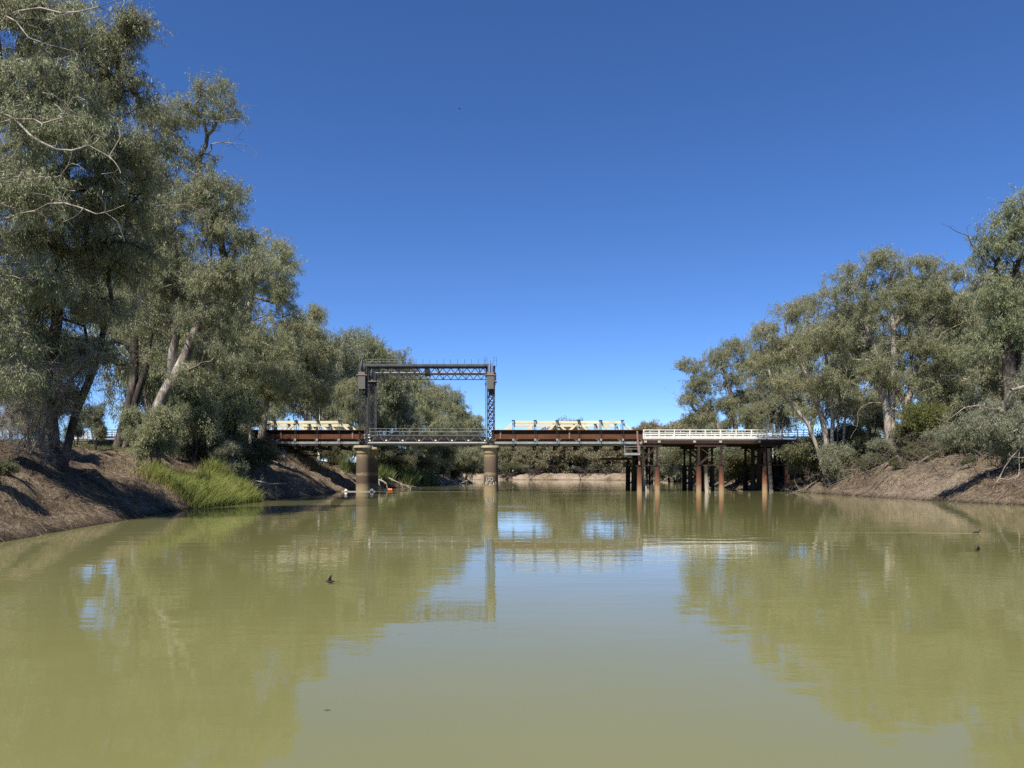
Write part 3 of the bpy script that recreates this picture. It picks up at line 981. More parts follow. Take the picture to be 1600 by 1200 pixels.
class Skel:
    """branch skeleton grown towards points in the crown, all in the tree's own coordinates"""

    def __init__(s, rng, cap=30000):
        s.P = np.zeros((cap, 3)); s.par = np.full(cap, -1); s.len = np.zeros(cap); s.el = np.zeros(cap, bool)
        s.n = 0; s.chains = []; s.rng = rng

    def add(s, p, par, el=True):
        i = s.n; s.n += 1
        s.P[i] = p; s.par[i] = par; s.el[i] = el
        s.len[i] = 0 if par < 0 else s.len[par] + np.linalg.norm(s.P[i] - s.P[par])
        return i

    def stem(s, pts, el_from=.55, root=-1):
        pts = np.array(pts, float)
        seg = np.linalg.norm(np.diff(pts, axis=0), axis=1); cum = np.concatenate([[0], np.cumsum(seg)])
        n = max(4, int(cum[-1] / .8))
        ch = [root] if root >= 0 else []
        par = root
        ph = s.rng.rand(2) * 6
        for k, t in enumerate(np.linspace(0, cum[-1], n)):
            if root >= 0 and k == 0:
                continue
            p = np.array([np.interp(t, cum, pts[:, a]) for a in range(3)])
            w = .10 * math.sin(math.pi * t / cum[-1])
            p[0] += w * math.sin(t * .9 + ph[0]); p[1] += w * math.sin(t * .8 + ph[1])
            par = s.add(p, par, t >= el_from * cum[-1]); ch.append(par)
        s.chains.append(ch)
        return par

    def grow(s, target, kappa, arc=.25, seg=.8, wig=.10):
        n = s.n
        d = np.linalg.norm(s.P[:n] - target, axis=1)
        cost = d + kappa * s.len[:n] + 1.2 * np.maximum(0, s.P[:n, 2] - target[2] - .3)
        cost[~s.el[:n]] = 1e9
        k = int(np.argmin(cost)); D = d[k]
        if D < .15:
            return k
        a = s.P[k]; pa = s.par[k]
        dirp = unit(a - s.P[pa]) if pa >= 0 else np.array([0, 0, 1.])
        ctrl = a + (dirp * .55 + unit(target - a) * .45) * D * .5 + np.array([0, 0, arc * D * .35])
        m = max(2, int(round(D / seg)))
        ch = [k]; par = k
        jit = s.rng.randn(m, 3) * wig * min(1, D / 3)
        for j in range(1, m + 1):
            t = j / m
            p = (1 - t) ** 2 * a + 2 * t * (1 - t) * ctrl + t * t * target
            if j < m:
                p = p + jit[j]
            par = s.add(p, par); ch.append(par)
        s.chains.append(ch)
        return par

    def radii(s, r0, rb, e=2.25):
        n = s.n
        R = np.zeros(n); cnt = np.zeros(n)
        for i in range(n - 1, -1, -1):
            R[i] = max(R[i], 1.0) if cnt[i] == 0 else R[i]
            p = s.par[i]
            if p >= 0:
                R[p] += R[i]; cnt[p] += 1
        R = R ** (1 / e)
        mx = R.max()
        g = math.log(rb / r0) / math.log(mx)
        return r0 * R ** g


def tubes(chains, P, R, sides=(9, 6, 4), lim=(.12, .04)):
    Vs, Fs, off = [], [], 0
    for ch in chains:
        if len(ch) < 2:
            continue
        p = P[ch]; r = R[ch].copy()
        if len(ch) > 1:
            r[0] = min(r[0], r[1] * 1.25) if ch[0] > 0 else r[0]
        k = sides[0] if r.max() > lim[0] else sides[1] if r.max() > lim[1] else sides[2]
        d = np.gradient(p, axis=0); d = unit(d)
        ref = np.array([0, 0, 1.]) if abs(unit(p[-1] - p[0])[2]) < .8 else np.array([1., .2, 0])
        a = unit(np.cross(d, ref)); b = np.cross(d, a)
        th = np.arange(k) * 2 * math.pi / k
        ring = p[:, None, :] + (a[:, None, :] * np.cos(th)[None, :, None] + b[:, None, :] * np.sin(th)[None, :, None]) * r[:, None, None]
        m = len(ch)
        idx = np.arange(m * k).reshape(m, k)
        q = np.stack([idx[:-1], np.roll(idx[:-1], -1, 1), np.roll(idx[1:], -1, 1), idx[1:]], -1).reshape(-1, 4)
        Vs.append(ring.reshape(-1, 3)); Fs.append(q + off); off += m * k
    return np.concatenate(Vs), np.concatenate(Fs)


def prisms(A, B, ra, rb):
    """thin three sided twigs from A to B"""
    d = unit(B - A)
    a = unit(np.cross(d, np.array([.3, .2, .93])))
    b = np.cross(d, a)
    n = len(A)
    V = np.zeros((n, 6, 3))
    for k in range(3):
        o = a * math.cos(k * 2.0944) + b * math.sin(k * 2.0944)
        V[:, k] = A + o * ra; V[:, 3 + k] = B + o * rb
    F0 = np.array([[0, 1, 4, 3], [1, 2, 5, 4], [2, 0, 3, 5]])
    F_ = (np.arange(n)[:, None, None] * 6 + F0[None]).reshape(-1, 4)
    return V.reshape(-1, 3), F_


def leaf_quads(rng, C, ax, L, W):
    n = len(C)
    b = unit(np.cross(ax, rng.randn(n, 3)))
    L = L[:, None]; W = W[:, None]
    V = np.stack([C, C + ax * L * .42 + b * W * .5, C + ax * L, C + ax * L * .42 - b * W * .5], 1).reshape(-1, 3)
    return V, np.arange(n * 4).reshape(n, 4)


def sample_lobes(rng, lobes, n, shell=2.0):
    vol = np.array([(l[3] * l[4] * l[5]) ** .72 for l in lobes])
    cnt = np.maximum(3, np.round(n * vol / vol.sum())).astype(int)
    pts, lid = [], []
    for i, (l, c) in enumerate(zip(lobes, cnt)):
        u = unit(rng.randn(c * 2, 3)); r = rng.rand(c * 2) ** (1 / shell)
        q = u * r[:, None]
        q = q[q[:, 2] > -.75 + .2 * rng.rand(len(q))][:c]
        pts.append(np.array(l[:3]) + q * np.array(l[3:6])); lid += [i] * len(q)
    return np.concatenate(pts), np.array(lid)


def tree_meshes(seed, stems, lobes, n_attr, rb, leaf=(.2, .035), twigs=6, lpt=34, spread=.55, droop=.85, r0=.021, el=.55, kap=.16,
                bare=(), bare_frac=.20, arc=.25, flare=1.35, leaf_scale_r=1.0, seg=.8):
    """returns trunk mesh data and crown mesh data in local coordinates"""
    n_attr = int(n_attr * 1.75); lpt = lpt * .95
    rng = np.random.RandomState(seed)
    big = lobes
    lobes = []
    for l in big:
        c = np.array(l[:3]); r = np.array(l[3:6])
        k = rng.randint(5, 8)
        for j in range(k):
            u = unit(rng.randn(3)); u[2] = u[2] if u[2] > -.55 else -u[2]
            f = .34 + .24 * rng.rand()
            lobes.append((*(c + u * r * (.55 + .3 * rng.rand())), *(r * f * np.array([1.1, 1.1, .8]))))
    sk = Skel(rng)
    for st in stems:
        sk.stem(st, el)
    if len(stems) > 1:
        pass
    order = np.argsort([np.linalg.norm(np.array(l[:3]) - stems[0][-1]) for l in lobes])
    for i in order:
        l = lobes[i]
        sk.grow(np.array(l[:3]) - np.array([0, 0, l[5] * .35]), .36, arc, seg, .16)
    A, lid = sample_lobes(rng, lobes, int(n_attr * .58))
    A2, lid2 = sample_lobes(rng, big, int(n_attr * .42), 2.6)
    A = np.concatenate([A, A2]); lid = np.concatenate([lid, lid2 % len(lobes)])
    base = np.array(stems[0][-1])
    o = np.argsort(np.linalg.norm(A - base, axis=1))
    A, lid = A[o], lid[o]
    for p in A:
        sk.grow(p, kap, arc, seg, .10)
    thin = []
    for pts in bare:                       # leafless boughs: polyline in local coordinates, hung on the nearest branch
        pts = np.array(pts, float)
        tt = np.linspace(0, len(pts) - 1, (len(pts) - 1) * 3 + 1)
        pts = np.stack([np.interp(tt, np.arange(len(pts)), pts[:, q]) for q in range(3)], 1)
        pts[1:] += rng.randn(len(pts) - 1, 3) * .13
        k = sk.grow(pts[0], .3, .1)
        n_b = sk.n
        e = sk.stem(pts, 0, k)
        tip = pts[-1]
        for _ in range(16):
            b0 = pts[rng.randint(2, len(pts))]
            sk.grow(b0 + unit(pts[-1] - pts[0]) * rng.rand() * .9 + rng.randn(3) * .45, .05, .05, .35, .08)
        thin.append((n_b, sk.n))
    nb = int(n_attr * bare_frac)
    if nb:
        li = rng.randint(0, len(lobes), nb)
        for i in li:
            l = lobes[i]
            u = unit(rng.randn(3) * np.array([1, 1, .7]))
            sk.grow(np.array(l[:3]) + u * np.array(l[3:6]) * (.95 + .22 * rng.rand()), kap, arc, seg, .16)
    R = sk.radii(r0, rb)
    for a_, b_ in thin:
        R[a_:b_] *= .55
    # buttress at the foot
    zt = sk.P[:sk.n, 2]
    R = R * np.where(zt < .9, 1 + (flare - 1) * np.clip((.9 - zt) / .9, 0, 1.3), 1)
    TV, TF = tubes(sk.chains, sk.P, R)
    # twigs
    n = len(A)
    T0 = np.repeat(A, twigs, 0)
    off = rng.randn(n * twigs, 3) * spread * np.array([1, 1, .75]) + np.array([0, 0, -.12 * spread])
    T1 = T0 + off
    pv, pf = prisms(T0, T1, .007 * leaf_scale_r, .003 * leaf_scale_r)
    TF = np.concatenate([TF, pf + len(TV)]); TV = np.concatenate([TV, pv])
    # leaves
    m = n * twigs
    cl = rng.rand(m)
    num = np.maximum(2, (lpt * (.35 + 1.3 * cl)).astype(int))
    ti = np.repeat(np.arange(m), num)
    t = .45 + .6 * rng.rand(len(ti))
    sg = .085 * (leaf[0] / .2) ** .8
    td = unit(T1 - T0)
    C = T0[ti] + (T1 - T0)[ti] * t[:, None] + rng.randn(len(ti), 3) * sg
    C[:, 2] -= rng.rand(len(ti)) ** 1.5 * leaf[0] * 1.3
    ax = unit(rng.randn(len(ti), 3) * .42 + td[ti] * .25 + np.array([0, 0, -droop]))
    L = leaf[0] * (.6 + .7 * rng.rand(len(ti))); W = leaf[1] * (.7 + .6 * rng.rand(len(ti)))
    LV, LF = leaf_quads(rng, C, ax, L, W)
    lobe_tone = rng.rand(len(lobes)) * .16
    tone = .16 + lobe_tone[np.repeat(lid, twigs)][ti] + np.repeat(rng.rand(n) * .24, twigs)[ti] + rng.rand(m)[ti] * .16 + rng.rand(len(ti)) * .28
    tone = np.where(rng.rand(len(ti)) < .02, 1.0, tone)
    return (TV, TF), (LV, LF, np.clip(tone, 0, 1))


def put_tree(name, loc, data, label, cat='tree', group=None, bark='bark', leaf='leaf', crown='crown', trunk='trunk'):
    (TV, TF), (LV, LF, tone) = data
    r = empty(name, loc, label, cat, group)
    link(trunk, np_mesh(trunk, TV, TF, True), M[bark], r)
    link(crown, np_mesh(crown, LV, LF, False, {'tone': ('FACE', tone)}), M[leaf], r)
    return r


def local_lobes(base, Y, px_lobes):
    s = Y / F
    out = []
    for l in px_lobes:
        cx, cy, rx, ry = l[:4]
        dy = l[4] if len(l) > 4 else 0
        p = P(cx, cy, Y) + np.array([0, dy, 0]) - base
        rr = (rx + ry) / 2 * s
        out.append((p[0], p[1], p[2], rx * s, rr * (1.15), ry * s))
    return out


def hero(name, px, Y, stems_px, lobes, n, rb, label, group=None, bare_px=(), **kw):
    bark = kw.pop('bark', 'bark'); lf = kw.pop('leafmat', 'leaf'); seed = kw.pop('seed', 1)
    x = XB(px, Y)
    base = np.array([x, Y, gz(x, Y) - .25])
    s = Y / F

    def loc(pt):
        q = P(pt[0], pt[1], Y + (pt[2] if len(pt) > 2 else 0)) - base
        return q
    stems = []
    for st in stems_px:
        pts = [loc(p) for p in st]
        p0 = pts[0].copy(); p0[2] = min(p0[2], 0)
        gp = gz(base[0] + p0[0], base[1] + p0[1]) - base[2] - .3
        pts[0] = np.array([p0[0], p0[1], gp])
        stems.append(pts)
    bare = [[loc(p) for p in b] for b in bare_px]
    data = tree_meshes(seed, stems, local_lobes(base, Y, lobes), n, rb, bare=bare, **kw)
    return put_tree(name, tuple(base), data, label, 'tree', group, bark, lf)


LG = 'tall gums on the left bank in front of the bridge'
RG = 'gums on the right bank in front of the bridge'
# --- wooded bank on the left, nearest first
hero('gum_tree', -70, 33, [[(-70, 720), (-60, 520), (-40, 330, 1), (-20, 190, 1)], [(-110, 720, 1), (-120, 480, 2), (-130, 300, 2)]],
     [(20, 40, 95, 60), (90, 30, 55, 35), (50, 150, 90, 60), (105, 230, 80, 50, -1), (-10, 300, 110, 60), (60, 330, 80, 45, -1.5), (10, 430, 75, 50), (-20, -40, 80, 40), (-30, 530, 70, 45), (20, 590, 45, 30)],
     400, .55, 'tallest gum at the left edge, long bare pale boughs reaching over the water', LG,
     [[(-30, 200, -1.5), (40, 180, -2.5), (95, 187, -3), (120, 150, -3)], [(-40, 150, -1.5), (40, 205, -3), (110, 240, -3.5), (165, 235, -4), (200, 190, -4)],
      [(-20, 345, -1), (60, 322, -3), (120, 318, -3.5), (150, 330, -3.5)], [(-20, 40, -1.5), (60, 10, -2.5), (120, 15, -3), (150, 4, -3)], [(-30, 60, -1.5), (30, 25, -2.5), (60, 70, -3), (110, 75, -3)]],
     seed=3, lpt=30, twigs=6, leaf=(.19, .034))
hero('gum_tree', 86, 38, [[(86, 706), (78, 600), (88, 470, .5), (95, 330, 1), (110, 210, 1)], [(96, 706), (120, 640), (152, 560, 1), (175, 470, 1)]],
     [(165, 62, 42, 38), (212, 38, 16, 14), (120, 100, 75, 50), (190, 135, 38, 42), (75, 190, 70, 50), (160, 215, 70, 45), (200, 265, 60, 45), (80, 290, 80, 50), (150, 320, 75, 45), (95, 390, 85, 50), (190, 400, 60, 40), (40, 480, 55, 45), (130, 480, 70, 35), (70, 545, 60, 34), (150, 560, 40, 24), (95, 610, 40, 22)],
     520, .27, 'second gum from the left edge, black twin trunk above the bare bank', LG,
     [[(110, 185, -1), (170, 150, -1), (205, 62, -1), (222, 55, -1)], [(55, 425, -3), (85, 420, -3.5), (110, 422, -3.5)]],
     seed=5, lpt=32, leaf=(.21, .036), bark='bark_dark')
hero('gum_tree', 228, 59, [[(228, 705), (240, 650), (268, 585, .5), (275, 510, .5), (285, 430, 1)], [(228, 705), (246, 640), (300, 530, 1), (335, 470, 1)]],
     [(335, 140, 32, 24), (352, 172, 20, 20), (290, 180, 40, 26), (245, 205, 55, 40), (270, 260, 60, 42), (330, 310, 50, 40), (365, 320, 24, 42), (300, 350, 70, 48), (230, 360, 70, 50), (365, 385, 50, 42), (280, 430, 75, 40), (350, 440, 55, 40), (215, 450, 60, 40), (400, 430, 35, 35), (330, 500, 55, 34), (225, 510, 50, 26), (360, 550, 45, 28), (300, 590, 36, 24)],
     620, .42, 'broad gum with a pale smooth trunk leaning right, above the green reeds', LG,
     [[(330, 190, -.5), (360, 185, -.5), (378, 172, -.5)], [(330, 225, -.5), (355, 222, -.5), (380, 226, -.5)], [(230, 325, -3), (290, 320, -3), (312, 330, -3)]],
     seed=8, lpt=31, leaf=(.23, .038), bark='bark_pale')
hero('gum_tree', 180, 66, [[(180, 700), (205, 620), (212, 540, .5), (206, 440, 1), (210, 350, 1)], [(195, 690), (222, 590), (236, 530, 0), (250, 470)]],
     [(215, 310, 60, 40), (170, 400, 60, 45), (240, 400, 50, 40), (120, 450, 60, 45), (180, 490, 55, 30), (130, 540, 45, 30), (250, 470, 50, 30), (70, 380, 60, 60), (60, 540, 50, 40), (20, 600, 40, 40), (255, 560, 30, 22)],
     400, .36, 'forked dark gum standing behind the pale leaning trunk', LG, seed=12, lpt=30, leaf=(.25, .042), bark='bark_dark')
hero('gum_tree', 335, 74, [[(335, 705), (350, 640), (372, 560), (392, 470), (400, 420)], [(325, 705), (318, 620, 1), (330, 540, 1)]],
     [(415, 385, 38, 30), (445, 425, 22, 38), (395, 440, 60, 45), (440, 480, 35, 40), (370, 500, 60, 40), (425, 540, 55, 40), (350, 570, 55, 38), (400, 590, 60, 40), (330, 630, 45, 35), (440, 590, 40, 35), (350, 640, 44, 30), (345, 680, 36, 26), (390, 640, 30, 22)],
     500, .55, 'leafy gum hanging over the reeds and hiding the end of the bridge', LG, seed=14, lpt=30, leaf=(.26, .043))
hero('gum_tree', 405, 84, [[(405, 705), (412, 640), (430, 570), (450, 520)], [(398, 705), (385, 640), (370, 590)]],
     [(470, 520, 32, 28), (492, 490, 12, 12), (445, 555, 42, 36), (488, 560, 28, 34), (470, 605, 46, 32), (410, 600, 40, 32), (385, 650, 26, 24), (500, 610, 22, 26)],
     330, .42, 'smaller gum beside the cream truss at the wooded end of the bridge', LG, seed=17, lpt=30, leaf=(.30, .05))

# --- right bank
hero('gum_tree', 1580, 70, [[(1582, 690), (1580, 640), (1574, 560), (1570, 500), (1580, 430)], [(1578, 560), (1600, 470, 1), (1620, 400, 1)]],
     [(1592, 322, 34, 26), (1570, 360, 40, 30), (1605, 395, 55, 35), (1548, 400, 26, 30), (1545, 460, 34, 34), (1590, 480, 50, 35), (1560, 520, 45, 32), (1620, 540, 45, 40), (1535, 545, 36, 26), (1650, 430, 60, 70), (1660, 330, 50, 60), (1640, 610, 50, 40)],
     430, .56, 'big gum with a thick dark trunk at the right edge', RG,
     [[(1545, 420, -.5), (1522, 385, -.5), (1500, 360, -.5)], [(1590, 470, -1), (1585, 420, -1), (1600, 395, -1)]],
     seed=21, lpt=30, leaf=(.27, .045), bark='bark_dark')
hero('gum_tree', 1650, 60, [[(1650, 700), (1640, 640), (1615, 600, -1), (1580, 610, -1.5)], [(1650, 690), (1665, 600), (1660, 540)]],
     [(1505, 676, 26, 16), (1538, 664, 32, 20), (1572, 686, 34, 24), (1602, 655, 34, 26), (1560, 640, 26, 14), (1610, 700, 30, 26), (1640, 600, 40, 50)],
     260, .26, 'leaning gum at the right edge with low foliage hanging over the shaded bank', RG,
     [[(1560, 640, -1), (1530, 632, -1.5), (1500, 640, -2), (1482, 660, -2)], [(1600, 690, -1), (1575, 715, -1.5), (1562, 750, -1.5)], [(1605, 680, -1), (1590, 720, -1.5), (1585, 765, -1.5)]],
     seed=41, lpt=28, leaf=(.24, .04), leafmat='leaf_grey')
hero('gum_tree', 1398, 87, [[(1396, 705), (1394, 650), (1392, 600), (1398, 540), (1392, 480)], [(1402, 705), (1416, 640), (1430, 570, .5), (1450, 520, .5)], [(1396, 640), (1372, 560, 0), (1350, 500, 0)]],
     [(1376, 412, 40, 26), (1425, 425, 44, 28), (1330, 432, 40, 24), (1478, 430, 36, 26), (1306, 462, 36, 24), (1395, 470, 80, 36), (1340, 495, 55, 32), (1465, 480, 50, 36), (1290, 520, 36, 28), (1440, 540, 65, 36), (1500, 520, 36, 40), (1365, 560, 55, 34), (1500, 585, 45, 38), (1420, 600, 50, 32), (1330, 590, 40, 30)],
     560, .46, 'largest round gum on the right bank with a split pale trunk', RG,
     [[(1400, 560, -1), (1360, 565, -1.5), (1330, 590, -1.5), (1320, 620, -1.5)], [(1398, 640, -1), (1365, 628, -1.5), (1342, 640, -1.5), (1338, 670, -1.5)], [(1425, 650, -.5), (1450, 630, -1), (1470, 605, -1)]],
     seed=23, lpt=27, leaf=(.30, .05))
hero('gum_tree', 1300, 92, [[(1298, 712), (1285, 650), (1262, 590), (1240, 545)], [(1302, 712), (1300, 640), (1292, 570), (1285, 520)], [(1308, 712), (1322, 650), (1332, 590)], [(1295, 712), (1262, 660), (1225, 620), (1205, 590)], [(1305, 712), (1312, 640, 1), (1310, 590, 1)]],
     [(1228, 488, 32, 18), (1262, 480, 28, 22), (1200, 520, 26, 20), (1285, 530, 34, 24), (1240, 545, 36, 26), (1190, 560, 22, 20), (1310, 590, 34, 24), (1265, 600, 36, 22), (1220, 600, 30, 20), (1330, 640, 26, 24)],
     330, .34, 'many stemmed open gum rising right where the white railing ends', RG,
     [[(1240, 600, -.5), (1215, 585, -.5), (1190, 580, -.5)], [(1300, 640, -1), (1270, 620, -1), (1240, 610, -1)], [(1306, 660, -1), (1330, 630, -1), (1340, 600, -1)]],
     seed=27, lpt=20, leaf=(.29, .048), bark='bark', el=.45)
hero('gum_tree', 1150, 150, [[(1150, 700), (1148, 660), (1140, 610), (1130, 575)], [(1155, 700), (1175, 640), (1185, 590)], [(1145, 700), (1120, 660), (1085, 640)]],
     [(1078, 572, 24, 12), (1120, 560, 30, 22), (1150, 545, 30, 18), (1105, 600, 34, 24), (1160, 585, 40, 28), (1195, 575, 22, 24), (1130, 640, 40, 24), (1185, 630, 40, 28), (1085, 620, 24, 14), (1205, 650, 30, 22), (1092, 652, 26, 14)],
     380, .55, 'spreading gum behind the white railing, bare twigs reaching left over the river', 'gums on the right bank beyond the bridge',
     [[(1110, 645, -1), (1075, 625, -1), (1040, 610, -1)], [(1112, 655, -1), (1075, 640, -1), (1050, 632, -1)]],
     seed=31, lpt=26, leaf=(.42, .075), spread=.8)


# --- generic gums, built once and copied
def generic(seed, H, R, n_attr, lpt, leaf, multi=False, rb=.35, twigs=5, low=.38, spread=.8):
    rng = np.random.RandomState(seed)
    lobes = []
    for k in range(13):
        t = low + (1 - low) * (k + .5) / 13
        a = k * 2.4 + rng.rand()
        rr = R * (.35 + .45 * rng.rand()) * (1.15 - .75 * max(0, t - .55) / .45)
        s = R * (.34 + .2 * rng.rand())
        lobes.append((rr * math.cos(a), rr * math.sin(a), H * (t - .06), s, s, s * (.62 + .2 * rng.rand())))
    lobes.append((0, 0, H * .90, R * .4, R * .4, H * .09))
    st = [[np.array([0, 0, -.6]), np.array([.2, .1, H * .2]), np.array([-.1, .3, H * .42]), np.array([.1, 0, H * .62])]]
    if multi:
        st.append([np.array([.1, 0, -.6]), np.array([1.2, .3, H * .22]), np.array([2.4, .2, H * .45])])
        st.append([np.array([-.1, .1, -.6]), np.array([-1.0, -.3, H * .2]), np.array([-2.2, .4, H * .42])])
    else:
        st.append([np.array([.1, 0, -.6]), np.array([.4, .1, H * .18]), np.array([1.5, -.4, H * .42])])
    return tree_meshes(seed, st, lobes, n_attr, rb, leaf=leaf, twigs=twigs, lpt=lpt, spread=spread, leaf_scale_r=1.6, seg=1.0, el=.45, kap=.2)


PROTO = {
    'mid_a': (generic(101, 22, 7.0, 250, 21, (.42, .085)), 'bark', 'leaf', 22),
    'mid_b': (generic(102, 20, 6.5, 250, 21, (.42, .085), True), 'bark_pale', 'leaf_grey', 20),
    'mid_c': (generic(103, 19, 7.5, 250, 23, (.42, .085), False, low=.22), 'bark', 'leaf', 19),
    'far_a': (generic(104, 18, 6.5, 130, 15, (.75, .20), False, .5, 4, .42, 1.0), 'bark_pale', 'leaf_far', 18),
    'far_b': (generic(105, 17, 7.0, 130, 14, (.75, .20), True, .5, 4, .42, 1.0), 'bark', 'leaf_far', 17),
    'far_c': (generic(106, 15, 6.0, 120, 13, (.75, .20), False, .35, 4, .1, 1.0), 'bark_pale', 'leaf_far', 15),
}
PM = {}


def gum(kind, px, Y, top, label, group, rz=0., wide=1.0, name='gum_tree', X=None):
    """copy of a generic gum standing at photo column px, Y metres away, reaching up to photo row top"""
    data, bark, leaf, H0 = PROTO[kind]
    x = XB(px, Y) if X is None else X
    z = gz(x, Y) - .2
    H = CH + (HZ - top) * Y / F - z
    if kind not in PM:
        (TV, TF), (LV, LF, tone) = data
        PM[kind] = (np_mesh('trunk', TV, TF, True), np_mesh('crown', LV, LF, False, {'tone': ('FACE', tone)}))
        PM[kind][0].materials.append(M[bark]); PM[kind][1].materials.append(M[leaf])
    r = empty(name, (x, Y, z), label, 'tree', group)
    s = H / H0
    r.scale = (s * wide, s * wide, s); r.rotation_euler = (0, 0, rz)
    for nm, me in zip(('trunk', 'crown'), PM[kind]):
        o = bpy.data.objects.new(nm, me); COL.objects.link(o); o.parent = r
    return r


BG = 'gums on the left bank beyond the bridge'
for kind, px, Y, top, rz, w, lab in (
        ('mid_a', 478, 122, 500, .3, .75, 'gum beyond the cream truss, left of the white dead stem'),
        ('mid_b', 522, 126, 522, 1.9, .8, 'gum just right of the white dead stem beyond the bridge'),
        ('mid_a', 568, 134, 516, 4.1, .8, 'tallest gum behind the left lift tower'),
        ('mid_c', 545, 116, 590, 2.2, .6, 'low leafy gum between the cream truss and the left tower'),
        ('mid_b', 606, 140, 546, 3.2, .85, 'gum showing just right of the left tower top'),
        ('mid_c', 622, 143, 612, .8, .95, 'bushy gum framed low in the lift opening beside the left tower'),
        ('mid_a', 648, 156, 576, 5.0, .8, 'tall gum framed in the lift opening behind the top girder'),
        ('mid_c', 674, 170, 600, 2.7, .85, 'gum framed in the middle of the lift opening'),
        ('mid_a', 702, 190, 612, 1.1, .85, 'gum right of the middle of the lift opening'),
        ('mid_c', 722, 212, 640, 3.9, .95, 'gum low in the lift opening close to the right tower'),
        ('mid_b', 736, 236, 655, .2, .9, 'last gum of the left bank, touching the right tower'),
        ('mid_c', 660, 160, 672, 4.4, 1.1, 'short gum seen under the raised lift deck'),
        ('mid_c', 698, 188, 678, 1.8, 1.0, 'short gum under the deck above the driftwood pile'),
        ('mid_b', 430, 128, 520, 2.0, .8, 'gum behind the hidden end of the cream truss')):
    gum(kind, px, Y, top, lab, BG, rz, w)
for kind, px, Y, top, rz, w, lab in (
        ('mid_c', 15, 78, 540, .4, .8, 'gum far behind the grey dead thicket at the left edge'),
        ('mid_b', 75, 92, 520, 2.4, .8, 'gum far behind the black twin trunk'),
        ('mid_b', 300, 96, 500, 1.0, .8, 'gum behind the leafy gum, left of its crown'),
        ('mid_c', 355, 88, 600, 5.3, .8, 'low gum behind the foot of the leafy gum'),
        ('mid_a', 232, 84, 360, 2.0, .85, 'gum filling the back behind the broad pale gum'),
        ('mid_c', 285, 88, 440, .7, .85, 'gum at the back between the broad pale gum and the leafy gum'),
        ('mid_a', 352, 104, 452, 4.4, .8, 'gum at the back behind the crown of the leafy gum'),
        ('mid_a', -30, 70, 430, 3.0, .9, 'gum cut by the left edge behind the tallest gum')):
    gum(kind, px, Y, top, lab, 'gums at the back of the left bank', rz, w)
RB_ = 'gums on the right bank beyond the bridge'
for kind, px, Y, top, rz, w, lab in (
        ('mid_b', 1215, 138, 530, .5, .8, 'gum behind the many stemmed tree, above the railing end'),
        ('mid_c', 1180, 132, 628, 2.0, 1.0, 'low green gum right behind the white railing'),
        ('mid_a', 1268, 126, 500, 3.6, .8, 'gum filling the back between the many stemmed and the round gum'),
        ('mid_b', 1340, 118, 474, 1.2, .8, 'gum behind the left side of the big round gum'),
        ('mid_a', 1445, 116, 440, 5.2, .8, 'gum behind the right side of the big round gum'),
        ('mid_c', 1500, 104, 470, 2.4, .75, 'gum filling the gap left of the thick dark trunk'),
        ('mid_b', 1560, 112, 420, 4.4, .8, 'gum behind the thick dark trunk at the right edge'),
        ('mid_a', 1612, 98, 440, .9, .8, 'gum cut by the right edge behind the thick trunk'),
        ('mid_c', 1376, 108, 610, 3.1, .9, 'short gum behind the split pale trunk'),
        ('mid_c', 1460, 98, 590, .4, .8, 'short gum left of the thick dark trunk, above the shrubs'),
        ('mid_b', 1100, 195, 634, 2.9, .8, 'small gum beyond the spreading tree, low over the railing'),
        ('mid_c', 1130, 185, 655, 1.3, .9, 'low gum under the spreading tree behind the trestles')):
    gum(kind, px, Y, top, lab, RB_, rz, w)
# row on the far bank
rr = random.Random(7)
FG = 'row of gums along the far sandy bank'
ORD = ['first', 'second', 'third', 'fourth', 'fifth', 'sixth', 'seventh', 'eighth', 'ninth', 'tenth', 'eleventh', 'twelfth', 'thirteenth', 'fourteenth', 'fifteenth', 'sixteenth', 'seventeenth', 'eighteenth', 'nineteenth', 'twentieth', 'twenty-first', 'twenty-second', 'twenty-third', 'twenty-fourth']
FAR = [(768, 352, 698), (784, 348, 692), (799, 350, 690), (814, 349, 697), (828, 345, 696), (842, 346, 684), (857, 343, 684), (872, 342, 672), (884, 350, 657), (899, 342, 678), (914, 341, 684), (928, 343, 680), (943, 341, 688), (958, 340, 682),
       (972, 338, 676), (988, 336, 680), (1004, 333, 664), (1022, 326, 660), (1038, 318, 672), (1052, 296, 664), (1062, 270, 668), (1078, 240, 655)]
for k, (px, Y, top) in enumerate(FAR):
    side = 'pier with the writing' if k < 11 else ''
    lab = f'{ORD[k]} gum in the far row, counted from the pier with the writing'
    gum(('far_a', 'far_b', 'far_c')[(k * 7 + k // 3) % 3], px, Y + 4, top, lab, FG, rr.random() * 6.28, 1.0 + .35 * rr.random())


for k in range(20):
    px = 764 + k * 15.4
    gum('far_c' if k % 3 else 'far_a', px, 372 + 6 * rr.random() - max(0, k - 15) * 14, 694 - 10 * rr.random() - (8 if k > 8 else 0),
        f'{ORD[k]} gum of the second row, behind the far row, counted from the pier with writing', 'second row of gums behind the far sandy bank', rr.random() * 6.28, 1.2)


for px, Y, top, lab in ((700, 356, 690, 'gum on the far bend, hidden partly by the last left bank gums'), (718, 358, 686, 'gum on the far bend, second left of the pier with writing'), (735, 354, 692, 'gum on the far bend, just left of the pier with writing'), (752, 356, 688, 'gum on the far bend, right behind the pier with writing'),
                        (726, 378, 680, 'gum at the back of the far bend left of the pier with writing'), (746, 380, 684, 'gum at the back of the far bend behind the pier with writing')):
    gum('far_c', px, Y, top, lab, 'gums on the far bend by the pier with writing', rr.random() * 6.28, 1.5)


